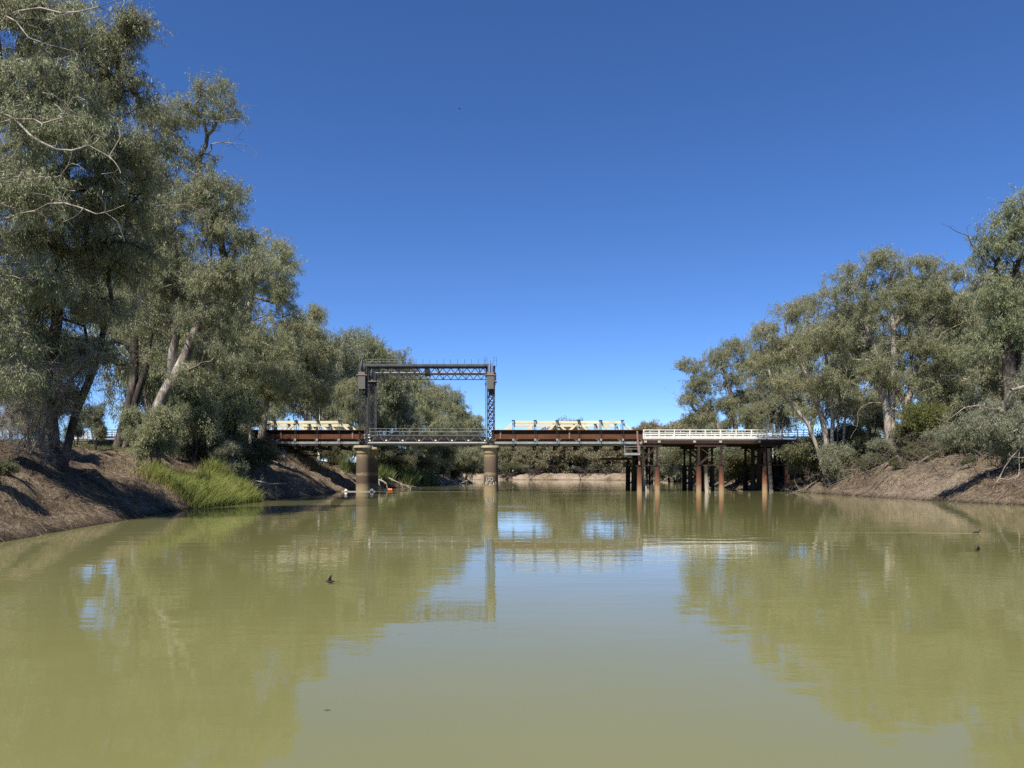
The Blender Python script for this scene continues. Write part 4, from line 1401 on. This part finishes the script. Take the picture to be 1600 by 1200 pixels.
# ------------------------------------------------------------------ undergrowth
def shrub_data(seed, H, R, n_attr, lpt, leaf, twigs=6, spread=.35, droop=.3, stems=5):
    rng = np.random.RandomState(seed)
    st = []
    for k in range(stems):
        a = k * 6.28 / stems + rng.rand(); q = R * (.25 + .3 * rng.rand())
        st.append([np.array([.1 * math.cos(a), .1 * math.sin(a), -.4]), np.array([q * .5 * math.cos(a), q * .5 * math.sin(a), H * .3]), np.array([q * math.cos(a), q * math.sin(a), H * (.5 + .2 * rng.rand())])])
    lobes = []
    for k in range(8):
        a = k * 2.4 + rng.rand(); t = .2 + .75 * rng.rand() ** .8; q = R * (1.0 - .55 * max(0, t - .4)) * (.25 + .85 * rng.rand())
        r_ = R * (.16 + .26 * rng.rand())
        lobes.append((q * math.cos(a), q * math.sin(a), H * t, r_, r_, H * (.08 + .12 * rng.rand())))
    return tree_meshes(seed, st, lobes, n_attr, .05 * H / 3 + .02, leaf=leaf, twigs=twigs, lpt=lpt, spread=spread, droop=droop, r0=.006, el=.2, seg=.5, flare=1, bare_frac=.35)


SH = {
    'leafy': (shrub_data(201, 2.6, 1.9, 62, 26, (.16, .04)), 'leaf_shrub', 2.6),
    'grey': (shrub_data(202, 2.8, 1.7, 58, 24, (.17, .04)), 'leaf_grey', 2.8),
    'bright': (shrub_data(203, 2.4, 1.7, 90, 26, (.16, .035), droop=-.4), 'leaf_bright', 2.4),
    'sapling': (shrub_data(204, 5.5, 1.7, 95, 24, (.2, .045), spread=.5, droop=.6, stems=3), 'leaf', 5.5),
    'dark': (shrub_data(205, 3.0, 2.2, 75, 30, (.17, .045)), 'leaf_shrub', 3.0),
}
SM = {}


def shrub(kind, px, Y, top, label, group, rz=0., wide=1.0, name='shrub', drop=0.0):
    data, lf, H0 = SH[kind]
    x = XB(px, Y); z = gz(x, Y) - .1 - drop
    if kind not in SM:
        (TV, TF), (LV, LF, tone) = data
        SM[kind] = (np_mesh('stems', TV, TF, True), np_mesh('foliage', LV, LF, False, {'tone': ('FACE', tone)}))
        SM[kind][0].materials.append(M['bark_dark']); SM[kind][1].materials.append(M[lf])
    s = max(.25, (CH + (HZ - top) * Y / F - z) / H0)
    r = empty(name, (x, Y, z), label, 'shrub' if name == 'shrub' else 'sapling', group)
    r.scale = (s * wide, s * wide, s); r.rotation_euler = (0, 0, rz)
    for nm, me in zip(('stems', 'foliage'), SM[kind]):
        o = bpy.data.objects.new(nm, me); COL.objects.link(o); o.parent = r
    return r


US = 'shrubs on the left bank in front of the bridge'
for k, (kind, px, Y, top, w, lab) in enumerate((
        ('dark', 5, 32, 725, 1.0, 'dark green shrub low on the bank at the left edge'),
        ('dark', -40, 30, 700, 1.1, 'shrub half cut by the left edge above the water'),
        ('leafy', 30, 41, 690, 1.0, 'shrub under the grey dead thicket on the left bank'),
        ('sapling', 150, 56, 636, .8, 'low sapling in the gap right of the black twin trunk'),
        ('sapling', 246, 52, 640, .9, 'sapling at the upper edge of the reeds'),
        ('sapling', 60, 45, 600, 1.0, 'tall sapling behind the grey dead thicket'),
        ('sapling', 212, 57, 640, .9, 'sapling between the big pale trunk bases'),
        ('sapling', 268, 60, 630, .9, 'sapling right of the leaning pale trunk, above the reeds'),
        ('sapling', 120, 50, 640, .7, 'thin sapling beside the black twin trunk'),
        ('grey', 358, 62, 696, .8, 'silvery green shrub just beyond the reeds'),
        ('dark', 315, 66, 668, 1.1, 'dark shrub behind the top of the reeds'),
        ('dark', 376, 72, 660, 1.0, 'dark shrub hiding the foot of the leafy gum'),
        ('sapling', 352, 70, 600, 1.1, 'tall leafy sapling beside the leafy gum near the bridge end'),
        ('sapling', 300, 63, 600, 1.0, 'tall sapling left of the leafy gum near the bridge end'))):
    shrub(kind, px, Y, top, lab, US, k * 1.7, w, 'sapling' if kind == 'sapling' else 'shrub')
UB = 'shrubs on the left bank under and beyond the bridge'
for k, (kind, px, Y, top, w, lab) in enumerate((
        ('bright', 410, 97, 704, .9, 'bright green shrub on the bank under the cream truss'),
        ('dark', 445, 113, 690, 1.3, 'dark shrub behind the walkway under the cream truss'),
        ('leafy', 500, 117, 694, 1.0, 'shrub below the white dead stem, under the cream truss'),
        ('grey', 488, 122, 700, 1.0, 'grey shrub beside the fallen limb left of the pier'),
        ('dark', 520, 126, 692, 1.1, 'dark shrub left of the twin piers under the deck'),
        ('leafy', 548, 130, 704, 1.0, 'shrub directly behind the left pier'),
        ('dark', 600, 136, 694, 1.1, 'dark shrub right of the twin piers under the lift deck'),
        ('grey', 622, 142, 704, 1.0, 'grey shrub over the reeds under the lift deck'),
        ('dark', 648, 156, 696, 1.1, 'dark shrub above the dark green reeds'),
        ('leafy', 672, 166, 702, 1.1, 'shrub between the dark green reeds and the driftwood'),
        ('grey', 690, 178, 708, 1.1, 'grey shrub above the driftwood pile'),
        ('dark', 710, 194, 712, 1.1, 'dark shrub left of the pier with the writing'),
        ('leafy', 726, 214, 716, 1.1, 'last shrub before the pier with the writing'))):
    shrub(kind, px, Y, top, lab, UB, k * 1.3, w)
UR = 'shrubs on the right bank'
for k, (kind, px, Y, top, w, lab) in enumerate((
        ('dark', 1282, 95, 676, .9, 'dark shrub at the foot of the many stemmed gum, left side'),
        ('leafy', 1325, 94, 672, .9, 'shrub at the foot of the many stemmed gum, right side'),
        ('leafy', 1350, 92, 686, 1.0, 'low shrub below the distant guard rail'),
        ('grey', 1378, 86, 690, .9, 'low shrub left of the split pale trunk'),
        ('leafy', 1422, 86, 668, 1.0, 'shrub just right of the split pale trunk'),
        ('bright', 1450, 84, 640, .7, 'light green shrub on the bank top right of the split pale trunk'),
        ('dark', 1438, 80, 690, .9, 'dark low shrub over the sandy slope'),
        ('grey', 1470, 80, 676, 1.0, 'grey shrub above the bright sandy slope'),
        ('dark', 1500, 78, 680, 1.1, 'dark shrub above the shaded end of the sandy slope'),
        ('sapling', 1512, 76, 620, .9, 'sapling left of the thick dark trunk'),
        ('sapling', 1540, 70, 640, 1.0, 'drooping sapling leaning over the shaded bank'),
        ('dark', 1590, 68, 660, 1.0, 'dark shrub at the foot of the thick dark trunk'),
        ('dark', 1605, 62, 700, 1.0, 'dark shrub cut by the right edge above the water'),
        ('leafy', 1515, 67, 716, .9, 'small shrub low on the shaded slope near the right edge'),
        ('dark', 1360, 83, 706, .8, 'small dark shrub on the slope below the split pale trunk'),
        ('grey', 1300, 88, 700, .7, 'small grey shrub on the slope below the many stemmed gum'),
        ('dark', 1405, 78, 712, .7, 'small dark shrub among the roots above the sandy slope'),
        ('sapling', 1480, 90, 600, 1.0, 'tall sapling behind the grey shrub on the right bank'),
        ('sapling', 1360, 100, 620, 1.1, 'tall sapling behind the road on the right bank'),
        ('grey', 1150, 122, 700, 1.2, 'grey shrub seen between the trestles, nearer the bank'),
        ('dark', 1180, 118, 694, 1.2, 'dark shrub behind the trestle nearest the bank'),
        ('grey', 1052, 225, 706, 1.6, 'pale shrub seen right of the open water trestle'),
        ('leafy', 1098, 190, 700, 1.6, 'shrub seen behind the middle trestle'),
        ('dark', 1140, 140, 700, 1.4, 'dark shrub far under the deck between the trestles'))):
    shrub(kind, px, Y, top, lab, UR, k * 1.9, w, 'sapling' if kind == 'sapling' else 'shrub')

rs = random.Random(12)
for k in range(13):
    px = 772 + k * 24 + 9 * rs.random()
    Y = 343 + 4 * rs.random() - (0 if k < 10 else (k - 9) * 17)
    shrub(('grey', 'leafy', 'grey')[k % 3], px, Y, 722 + 9 * rs.random(), f'{ORD[k]} low bush under the far gums, counted from the pier with the writing', 'low bushes under the far gums', k * 1.1, 1.5)


# leafless thickets and fallen limbs
def bare_limbs(name, label, cat, loc, limbs, seed, n_twig, mat='deadwood', r0=.012, group=None, reach=1.0, sub=5):
    """limbs: list of (polyline in local coordinates, start radius)"""
    rng = np.random.RandomState(seed)
    sk = Skel(rng)
    rads = []
    for pts, r in limbs:
        sk.stem([np.array(p, float) for p in pts], .12)
    n0 = sk.n
    pts = sk.P[:n0].copy()
    for _ in range(n_twig):
        b = pts[rng.randint(n0)]
        sk.grow(b + rng.randn(3) * np.array([.8, .8, .6]) * reach + np.array([0, 0, .1]), .02, .1, .4, .07)
    R = sk.radii(r0, max(r for _, r in limbs))
    TV, TF = tubes(sk.chains, sk.P, R)
    A = sk.P[n0:sk.n]
    if len(A) and sub:
        T0 = np.repeat(A, sub, 0); T1 = T0 + rng.randn(len(T0), 3) * .32 * reach
        pv, pf = prisms(T0, T1, r0 * .6, r0 * .3)
        TF = np.concatenate([TF, pf + len(TV)]); TV = np.concatenate([TV, pv])
    o = link(name, np_mesh(name, TV, TF, True), M[mat])
    o.location = loc
    return tag(o, label, cat, group)


def at_ground(px, Y, up=0.0):
    x = XB(px, Y)
    return (x, Y, gz(x, Y) + up)


L = at_ground(45, 37)
bare_limbs('dead_thicket', 'grey leafless thicket of fine twigs on the left bank under the tallest gum', 'dead shrub', L,
           [([(0, 0, -.3), (-.6 + .5 * k, .4 * math.sin(k * 2), 2.4 + .3 * (k % 3)), (-2.0 + 1.0 * k, -.6 + .5 * math.cos(k * 2.2), 3.6 + .8 * math.sin(k * 1.7))], .06) for k in range(6)], 5, 330, 'twig_pale', .010, reach=1.1, sub=11)
L = at_ground(1470, 79)
bare_limbs('dead_thicket', 'reddish brown leafless thicket above the bright sandy slope', 'dead shrub', L,
           [([(0, 0, -.2), (-1.2 + .6 * k, .2, 1.2), (-2.6 + 1.3 * k, -.3, 1.9 + .4 * math.sin(k * 2))], .05) for k in range(5)], 6, 90, 'twig', .012, reach=.8, sub=7)
b0 = P(1600, 690, 62)
bare_limbs('dead_bough', 'bare grey bough hanging down to the shaded bank at the right edge', 'dead branch', tuple(b0),
           [([(1.5, 0, 1.2), (0, -.5, .9), (-1.6, -1, -.5), (-2.4, -1.3, -2.4)], .07), ([(1.2, 0, .2), (-.4, -.6, -1.2), (-1.3, -1, -2.8), (-1.6, -1.1, -4.0)], .06), ([(1.0, .2, .6), (0, -.2, -1), (-.3, -.4, -2.8), (-.5, -.7, -4.2)], .05),
            ([(.5, 0, 1.0), (-1.8, -.4, 1.1), (-3.2, -.6, .8), (-3.6, -.7, .1)], .06)], 9, 45, 'deadwood', .014, reach=.7, sub=3)
L = P(484, 727, 113)
bare_limbs('fallen_limb', 'long pale fallen limb arching from the bank to the water left of the pier', 'dead branch', tuple(L),
           [([(-.3, 0, -.2), (1.6, 0, -.7), (4.4, .3, -.85), (6.4, .4, -1.5), (8.2, .6, -2.1)], .13), ([(4.6, .3, -.9), (5.2, .2, -1.6), (4.9, .2, -2.9)], .09), ([(.2, 0, -.4), (2.0, -.2, -1.9), (2.6, -.3, -3.2)], .07),
            ([(5.6, .4, -1.7), (6.4, 0, -2.8), (6.8, -.3, -3.9)], .10), ([(-.4, 0, .1), (.9, .3, 1.2)], .05)], 11, 40, 'deadwood', .016, reach=.8, sub=3)
L = P(612, 750, 118)
bare_limbs('fallen_limb', 'forked pale fallen limb dipping into the water right of the twin piers', 'dead branch', tuple(L),
           [([(-.5, 0, .3), (1.2, 0, -.5), (2.6, 0, -.95), (4.4, 0, -1.15)], .10), ([(1.4, 0, -.6), (1.9, -.3, -1.5)], .06), ([(2.4, 0, -.9), (3.2, -.4, -1.5)], .06)], 12, 16, 'deadwood', .02, reach=.6, sub=2)
L = P(590, 752, 112)
bare_limbs('fallen_limb', 'short thick broken log stuck upright just right of the twin piers', 'dead branch', tuple(L),
           [([(-.3, 0, .2), (.7, 0, .15), (1.3, 0, -.3), (1.5, 0, -1.1)], .17), ([(.2, 0, .1), (.5, -.2, -1.2)], .12)], 13, 3, 'deadwood', .05, reach=.5, sub=0)
L = at_ground(392, 66, .1)
bare_limbs('fallen_limb', 'pale bare limb lying at the waterline right of the green reeds', 'dead branch', L,
           [([(-2.2, 1.6, 1.6), (-.5, .3, .5), (1.2, -.2, .05), (2.6, -.2, 0)], .09), ([(2.4, -.2, 0), (.8, -1.2, -.1), (-1.2, -2.0, -.2)], .07)], 14, 18, 'deadwood', .016, reach=.5, sub=2)
L = at_ground(452, 90, .15)
bare_limbs('fallen_limb', 'thin fallen branch lying across the shaded bank under the bridge', 'dead branch', L,
           [([(-5, 3, 1.8), (-2, 1, .7), (.6, -.3, .1), (1.8, -.6, -.3)], .07)], 15, 14, 'deadwood', .014, reach=.5, sub=2)
L = at_ground(18, 28.5, .1)
bare_limbs('fallen_limb', 'half sunken snag at the lower left waterline', 'dead branch', (L[0], L[1], .05),
           [([(-1.8, 1.5, .8), (-.4, .3, .35), (.7, -.3, .05)], .10), ([(.4, .2, -.3), (.45, .15, .55)], .05), ([(-1.5, -1.2, .1), (0, -1.4, -.02)], .07)], 16, 8, 'twig', .014, reach=.4, sub=2)
for k, (px, Y, lab) in enumerate(((1262, 94, 'tangle of exposed roots left of the many stemmed gum, above the water'), (1335, 86, 'tangle of exposed roots right of the many stemmed gum'), (1385, 81, 'wide tangle of exposed roots below the split pale trunk'), (1432, 77, 'tangle of exposed roots beside the sandy slope'), (1530, 69, 'tangle of dark roots on the shaded slope near the right edge'), (1585, 62, 'tangle of dark roots above the water at the right edge'))):
    c = at_ground(px, Y, .25)
    bare_limbs('exposed_roots', lab, 'roots', c, [([(1.6, .6, 1.0), (.2, 0, .2), (-1.8 - .2 * j, -1.2 + .8 * j, -1.1)], .07) for j in range(4)], 120 + k, 70, 'twig', .022, 'exposed roots on the right bank', 1.2, 3)
dr = np.random.RandomState(44)
for k, (px, Y, ln, tilt, yaw) in enumerate(((694, 163, 4.5, .35, .3), (702, 168, 5.5, -.5, .1), (708, 172, 4.0, .6, -.4), (716, 178, 5.0, -.25, .5), (722, 185, 3.5, .4, .2), (730, 196, 4.2, -.2, -.2), (690, 158, 3.2, -.7, .8), (712, 170, 6.0, .15, .15))):
    c = np.array(at_ground(px, Y, .4)); c[2] = max(c[2], .3)
    c[1] += 3
    dx = np.array([math.cos(yaw) * math.cos(tilt), math.sin(yaw) * math.cos(tilt), math.sin(tilt)]) * ln / 2
    lab = ['lowest log, nearest the dark green reeds, in the driftwood pile', 'steep log tilted down to the right in the driftwood pile', 'log tilted up to the right in the driftwood pile', 'log near the middle of the driftwood pile', 'short log right of the middle of the driftwood pile',
           'last log of the driftwood pile towards the pier with writing', 'steep short log at the reed end of the driftwood pile', 'longest nearly level log of the driftwood pile'][k]
    bare_limbs('driftwood_log', 'bleached ' + lab, 'driftwood', tuple(c), [([tuple(-dx), tuple(-.2 * dx + dr.randn(3) * .15), tuple(dx)], .2)], 60 + k, 9, 'deadwood', .035, 'driftwood logs on the left bank beyond the bridge', .9, 3)
for k, (px, Y, lab) in enumerate(((806, 326, 'dark fallen tree on the far bank, close to the pier with writing'), (846, 324, 'dark fallen tree on the far bank, right of the closest one to the pier'), (924, 320, 'dark fallen tree near the middle of the far sandy bank'), (962, 317, 'dark fallen tree on the far bank near the trestle'))):
    c = at_ground(px, Y + 14, .2)
    bare_limbs('fallen_tree', lab, 'dead tree', c, [([(4, 4, 1.8), (0, 0, .7), (-6, -7, -.6)], .5), ([(0, 0, .5), (-2, -3, 1.2)], .3), ([(-2, -2, .4), (-6.5, -3.5, 1.4)], .3)], 80 + k, 60, 'bark_dark', .09, 'fallen trees on the far sandy bank', 2.0, 3)
# white dead stem beyond the bridge
b1 = np.array(at_ground(498, 120))
bare_limbs('dead_tree', 'white dead stem standing among the gums beyond the cream truss', 'dead tree', tuple(b1), [([(0, 0, -.3), (.05, 0, 6), (0, 0, CH + (HZ - 600) * 120 / F - b1[2])], .22)], 90, 5, 'chalk', .03, None, 1.2, 2)


# ------------------------------------------------------------------ reeds and grass
def blades(name, label, seed, spots, hmin, hmax, w, mat, lean=.25, cat='reeds'):
    """spots: (x, y) arrays of blade feet"""
    rng = np.random.RandomState(seed)
    x, y = spots
    n = len(x)
    z = ground_z(x, y) - .05
    h = hmin + (hmax - hmin) * rng.rand(n) ** .8
    a = rng.rand(n) * 6.28
    ln = np.abs(rng.randn(n)) * lean + .05
    dirx = np.cos(a) * ln + .10; diry = np.sin(a) * ln
    wx = -np.sin(a + 1.2) * w; wy = np.cos(a + 1.2) * w
    rows = []
    for t, ww in ((0, .8), (.4, 1.0), (.75, .7), (1, .06)):
        cx = x + dirx * h * t ** 2; cy = y + diry * h * t ** 2
        cz = z + h * (t - .22 * ln * t ** 2)
        rows.append(np.stack([cx - wx * ww, cy - wy * ww, cz], 1)); rows.append(np.stack([cx + wx * ww, cy + wy * ww, cz], 1))
    V = np.stack(rows, 1).reshape(-1, 3)
    f0 = np.array([[0, 1, 3, 2], [2, 3, 5, 4], [4, 5, 7, 6]])
    Fc = (np.arange(n)[:, None, None] * 8 + f0[None]).reshape(-1, 4)
    tone = np.clip(np.repeat(.15 + .6 * rng.rand(n) + .5 * fbm(x, y, .5, 2, seed), 3), 0, 1)
    o = link(name, np_mesh(name, V, Fc, False, {'tone': ('FACE', tone)}), M[mat])
    return tag(o, label, cat, kind='stuff')


def spots_in(seed, n, xr, yr, dmin, dmax, thr=-.3, f=.25):
    rng = np.random.RandomState(seed)
    x = xr[0] + (xr[1] - xr[0]) * rng.rand(n); y = yr[0] + (yr[1] - yr[0]) * rng.rand(n)
    d = river_dist(x, y)
    k = (d > dmin + rng.rand(n) * .5) & (d < dmax - rng.rand(n) * 1.2) & (fbm(x, y, f, 3, seed) > thr)
    return x[k], y[k]


blades('reeds', 'bright green reeds growing down to the water on the left bank', 301, spots_in(301, 30000, (-29, -20.2), (48.5, 62), -.35, 4.2, -.5), .6, 1.35, .016, 'reed', .34)
blades('reeds', 'thin yellowing reeds scattered round the edge of the bright green ones', 306, spots_in(306, 7000, (-30, -19.5), (44, 68), -.1, 5.5, .05, .5), .3, 1.0, .012, 'drygrass', .55)
blades('reeds', 'dark green reeds at the waterline behind the twin piers', 302, spots_in(302, 22000, (-30, -12), (113, 158), -.6, 5.0, -.16), 1.2, 2.8, .04, 'reed_mid', .24)
blades('dry_grass', 'straw coloured dry grass on the bank top under the cream truss', 303, spots_in(303, 9000, (-38, -26), (98, 113), 4, 12, -.1), .3, .9, .025, 'drygrass', .5, 'grass')
blades('grass', 'short olive grass on the flat ground behind the left bank', 304, spots_in(304, 40000, (-60, -28), (34, 96), 9, 40, .02, .12), .12, .4, .02, 'reed_dark', .6, 'grass')
blades('grass', 'mixed dry and green grass on top of the right bank', 305, spots_in(305, 26000, (42, 66), (58, 112), 6, 26, -.02, .16), .15, .55, .025, 'drygrass', .6, 'grass')


def litter(name, label, seed, n, xr, yr, dmin, dmax, lmin, lmax, r):
    rng = np.random.RandomState(seed)
    x, y = spots_in(seed, n, xr, yr, dmin, dmax, -.12, .3)
    m = len(x)
    a = rng.rand(m) * 3.1416; l = lmin + (lmax - lmin) * rng.rand(m) ** 2.5
    dx, dy = np.cos(a) * l / 2, np.sin(a) * l / 2
    A = np.stack([x - dx, y - dy, ground_z(x - dx, y - dy) + r], 1); B = np.stack([x + dx, y + dy, ground_z(x + dx, y + dy) + r + .12 * rng.rand(m) * l], 1)
    rr_ = r * (.4 + .9 * rng.rand(m, 1))
    V, Fc = prisms(A, B, rr_, rr_ * .6)
    return tag(link(name, np_mesh(name, V, Fc), M['twig']), label, 'litter', kind='stuff')


litter('bark_litter', 'fallen bark strips and sticks over the left bank', 311, 9000, (-40, -16), (22, 100), .1, 12, .2, 1.4, .016)
litter('bark_litter', 'fallen sticks and roots over the right bank', 312, 11000, (35, 56), (50, 112), .1, 12, .3, 2.2, .026)

litter('drift_litter', 'small sticks stranded along the left waterline', 313, 9000, (-26, -15), (20, 104), -.25, .9, .12, .8, .013)
litter('drift_litter', 'small sticks stranded along the right waterline', 314, 9000, (35, 42), (48, 112), -.25, .9, .15, 1.0, .022)

# ------------------------------------------------------------------ road rail on the right bank
gr = MB()
for z in (7.25, 7.6):
    gr.beam((44.5, 102, z), (53.5, 101, z), .06, .14)
gro = tag(gr.build('guard_rail', 'steel_light'), 'low grey road guard rail seen behind the split pale trunk', 'guard rail')
for k in range(6):
    t = k / 5
    MB().box((44.6 + 8.7 * t - .06, 102.1 - t - .06, 6.2), (44.6 + 8.7 * t + .06, 102.1 - t + .06, 7.7)).build('post', 'white', gro)

# ------------------------------------------------------------------ floats and the rope between the piers
FL = 'white floats on the water by the twin piers'


def float_ball(px, py, Y, r, label, mat='floatwhite'):
    x = XB(px, Y)
    prof = [(r * math.sin(a), r * .6 - r * .85 * math.cos(a)) for a in np.linspace(.15, 3.0, 10)]
    o = MB().lathe((0, 0), prof, 16).build('float', mat, None, True)
    o.location = (x, Y, 0)
    MB().tube([(0, 0, r * 1.35), (0, 0, r * 1.7)], r * .22, 8).build('eyelet', mat, o, local=True)
    return tag(o, label, 'float', FL)


float_ball(540.5, 769, 98.4, .22, 'small white float left of the twin piers')
float_ball(581, 770, 97.6, .26, 'white float against the foot of the twin piers')
float_ball(602, 767, 105, .2, 'small white float beside the orange float')
fo = MB()
pr_ = [(.02, -.42), (.13, -.40), (.17, -.30), (.17, .30), (.13, .40), (.02, .42)]
fo.tube([(z, 0, .1) for r, z in pr_], [r for r, z in pr_], 14)
foo = fo.build('orange_float', 'orange', None, True)
foo.location = (XB(610, 108), 108, 0)
tag(foo, 'long orange float lying on the water right of the twin piers', 'float')
MB().tube([(-.02, 0, .1), (.02, 0, .1)], .178, 14).build('band', 'rustplate', foo, True, local=True)
rp = MB().tube([(-23.2, 100.2, .03), (-21.6, 98.6, .03), (-19.5, 98.6, .03), (-18.6, 99.8, .03)], .07, 6)
tag(rp.build('floating_boom', 'greytimber', None, True), 'pale floating boom lying around the foot of the twin piers', 'boom')
rp = MB().tube([(XP[0] + .9, 100, .03)] + [(XP[0] + .9 + k * 1.5, 100 + .25 * math.sin(k), .025) for k in range(1, 11)] + [(XP[1] - .9, 100, .03)], .05, 6)
tag(rp.build('rope', 'rope', None, True), 'dark rope floating on the water between the two piers', 'rope')


# ------------------------------------------------------------------ birds
def bird_mesh(span, blen, up, fwd=1, tail=.5, duck=False):
    """body along +x (head at +x); wings raised by angle up"""
    b = MB()
    L_ = blen
    b.tube([(-L_ * .5, 0, 0), (-L_ * .35, 0, .01), (-L_ * .05, 0, .0), (L_ * .22, 0, .005), (L_ * .33, 0, .02), (L_ * .42, 0, .022), (L_ * .5, 0, .018)],
           [L_ * .03, L_ * .09, L_ * .16, L_ * .13, L_ * .09, L_ * .10, L_ * .015], 12)
    return b


def swallow(name, loc, rz, span, blen, up, label, tilt=0.0):
    b = bird_mesh(span, blen, up)
    r = b.build(name, 'feather', None, True)
    r.location = loc; r.rotation_euler = (tilt, 0, rz)
    tag(r, label, 'bird')
    for s in (-1, 1):
        w = MB(); th = .004
        pts = []
        for t, c0, c1 in ((0, .20, -.16), (.35, .22, -.12), (.7, .08, -.14), (1, -.16, -.22)):
            yy = s * (.02 + t * span / 2 * math.cos(up)); zz = .015 + t * span / 2 * math.sin(up)
            pts.append(((c0 * blen, yy, zz), (c1 * blen, yy, zz)))
        vs = [p for q in pts for p in q] + [(p[0], p[1], p[2] + th) for q in pts for p in q]
        fs = []
        for i in range(3):
            a = 2 * i
            fs += [(a, a + 1, a + 3, a + 2), (8 + a + 2, 8 + a + 3, 8 + a + 1, 8 + a), (a, a + 2, 8 + a + 2, 8 + a), (a + 1, 8 + a + 1, 8 + a + 3, a + 3)]
        fs += [(6, 7, 15, 14), (0, 8, 9, 1)]
        w.add(vs, fs)
        w.build('wing', 'feather', r, local=True)
        MB().beam((-.45 * blen, s * .008, .004), (-1.0 * blen, s * .05 * blen, 0), .012, .006).build('tail_streamer', 'feather', r, local=True)
    MB().tube([(-.2 * blen, 0, -.012), (.05 * blen, 0, -.016), (.22 * blen, 0, -.008)], [.05 * blen, .12 * blen, .07 * blen], 10).build('breast', 'featherpale', r, True, local=True)
    return r


p = P(516, 916, 15.2)
swallow('swallow', (p[0], 15.2, .05), rad(180 + 12), .26, .19, rad(72), 'dark swallow with raised wings skimming left over the water')
p = P(1527, 864, 21.6)
swallow('swallow', (p[0], 21.6, .06), rad(-8), .30, .19, rad(48), 'dark swallow with spread raised wings low over the water near the right edge')
p = P(1480, 797, 47)
swallow('swallow', (p[0], 47, .12), rad(200), .30, .2, rad(20), 'tiny dark bird low over the reflection of the bright sandy slope')
p = P(718, 170, 60)
swallow('swallow', tuple(p), rad(40), .28, .2, rad(15), 'tiny dark bird high in the blue sky', .5)
# a dark grebe swimming right, with its wake
p = P(1526, 834, 28.4)
g = MB().tube([(-.16, 0, .015), (-.12, 0, .03), (-.03, 0, .035), (.06, 0, .03), (.11, 0, .01)], [.012, .045, .06, .05, .02], 12)
go = g.build('grebe', 'feather', None, True)
go.location = (p[0], 28.4, 0)
tag(go, 'small dark grebe swimming right at the head of a long wake', 'bird')
MB().tube([(.07, 0, .03), (.10, 0, .08), (.105, 0, .115), (.12, 0, .135), (.15, 0, .13), (.19, 0, .122)], [.022, .016, .018, .026, .016, .004], 10).build('head_and_neck', 'feather', go, True, local=True)
wk_ = MB()
for s in (1, -1):
    pts = [(p[0] + .12 - t, 28.4 + s * (.04 + t * (.085 if s > 0 else .10)) + .10 * math.sin(t * .9) * min(1, t / 4), .0) for t in np.linspace(0, 7.4 if s > 0 else 2.6, 24)]
    wk_.tube(pts, [.013 * (1 - i / 28) for i in range(24)], 6)
tag(wk_.build('wake', 'water', None, True), kind='structure')
# floating leaf
lf = MB()
lf.add([(-.03, 0, .004), (0, .011, .012), (.035, 0, .006), (0, -.011, .010), (-.03, 0, -.002), (0, .011, .006), (.035, 0, 0), (0, -.011, .004)], [(0, 1, 2, 3), (7, 6, 5, 4), (0, 4, 5, 1), (1, 5, 6, 2), (2, 6, 7, 3), (3, 7, 4, 0)])
lo = lf.build('floating_leaf', 'drygrass', None)
p = P(511, 1110, 7.06); lo.location = (p[0], 7.06, .002)
tag(lo, 'small curled dead leaf floating in the foreground water', 'leaf')
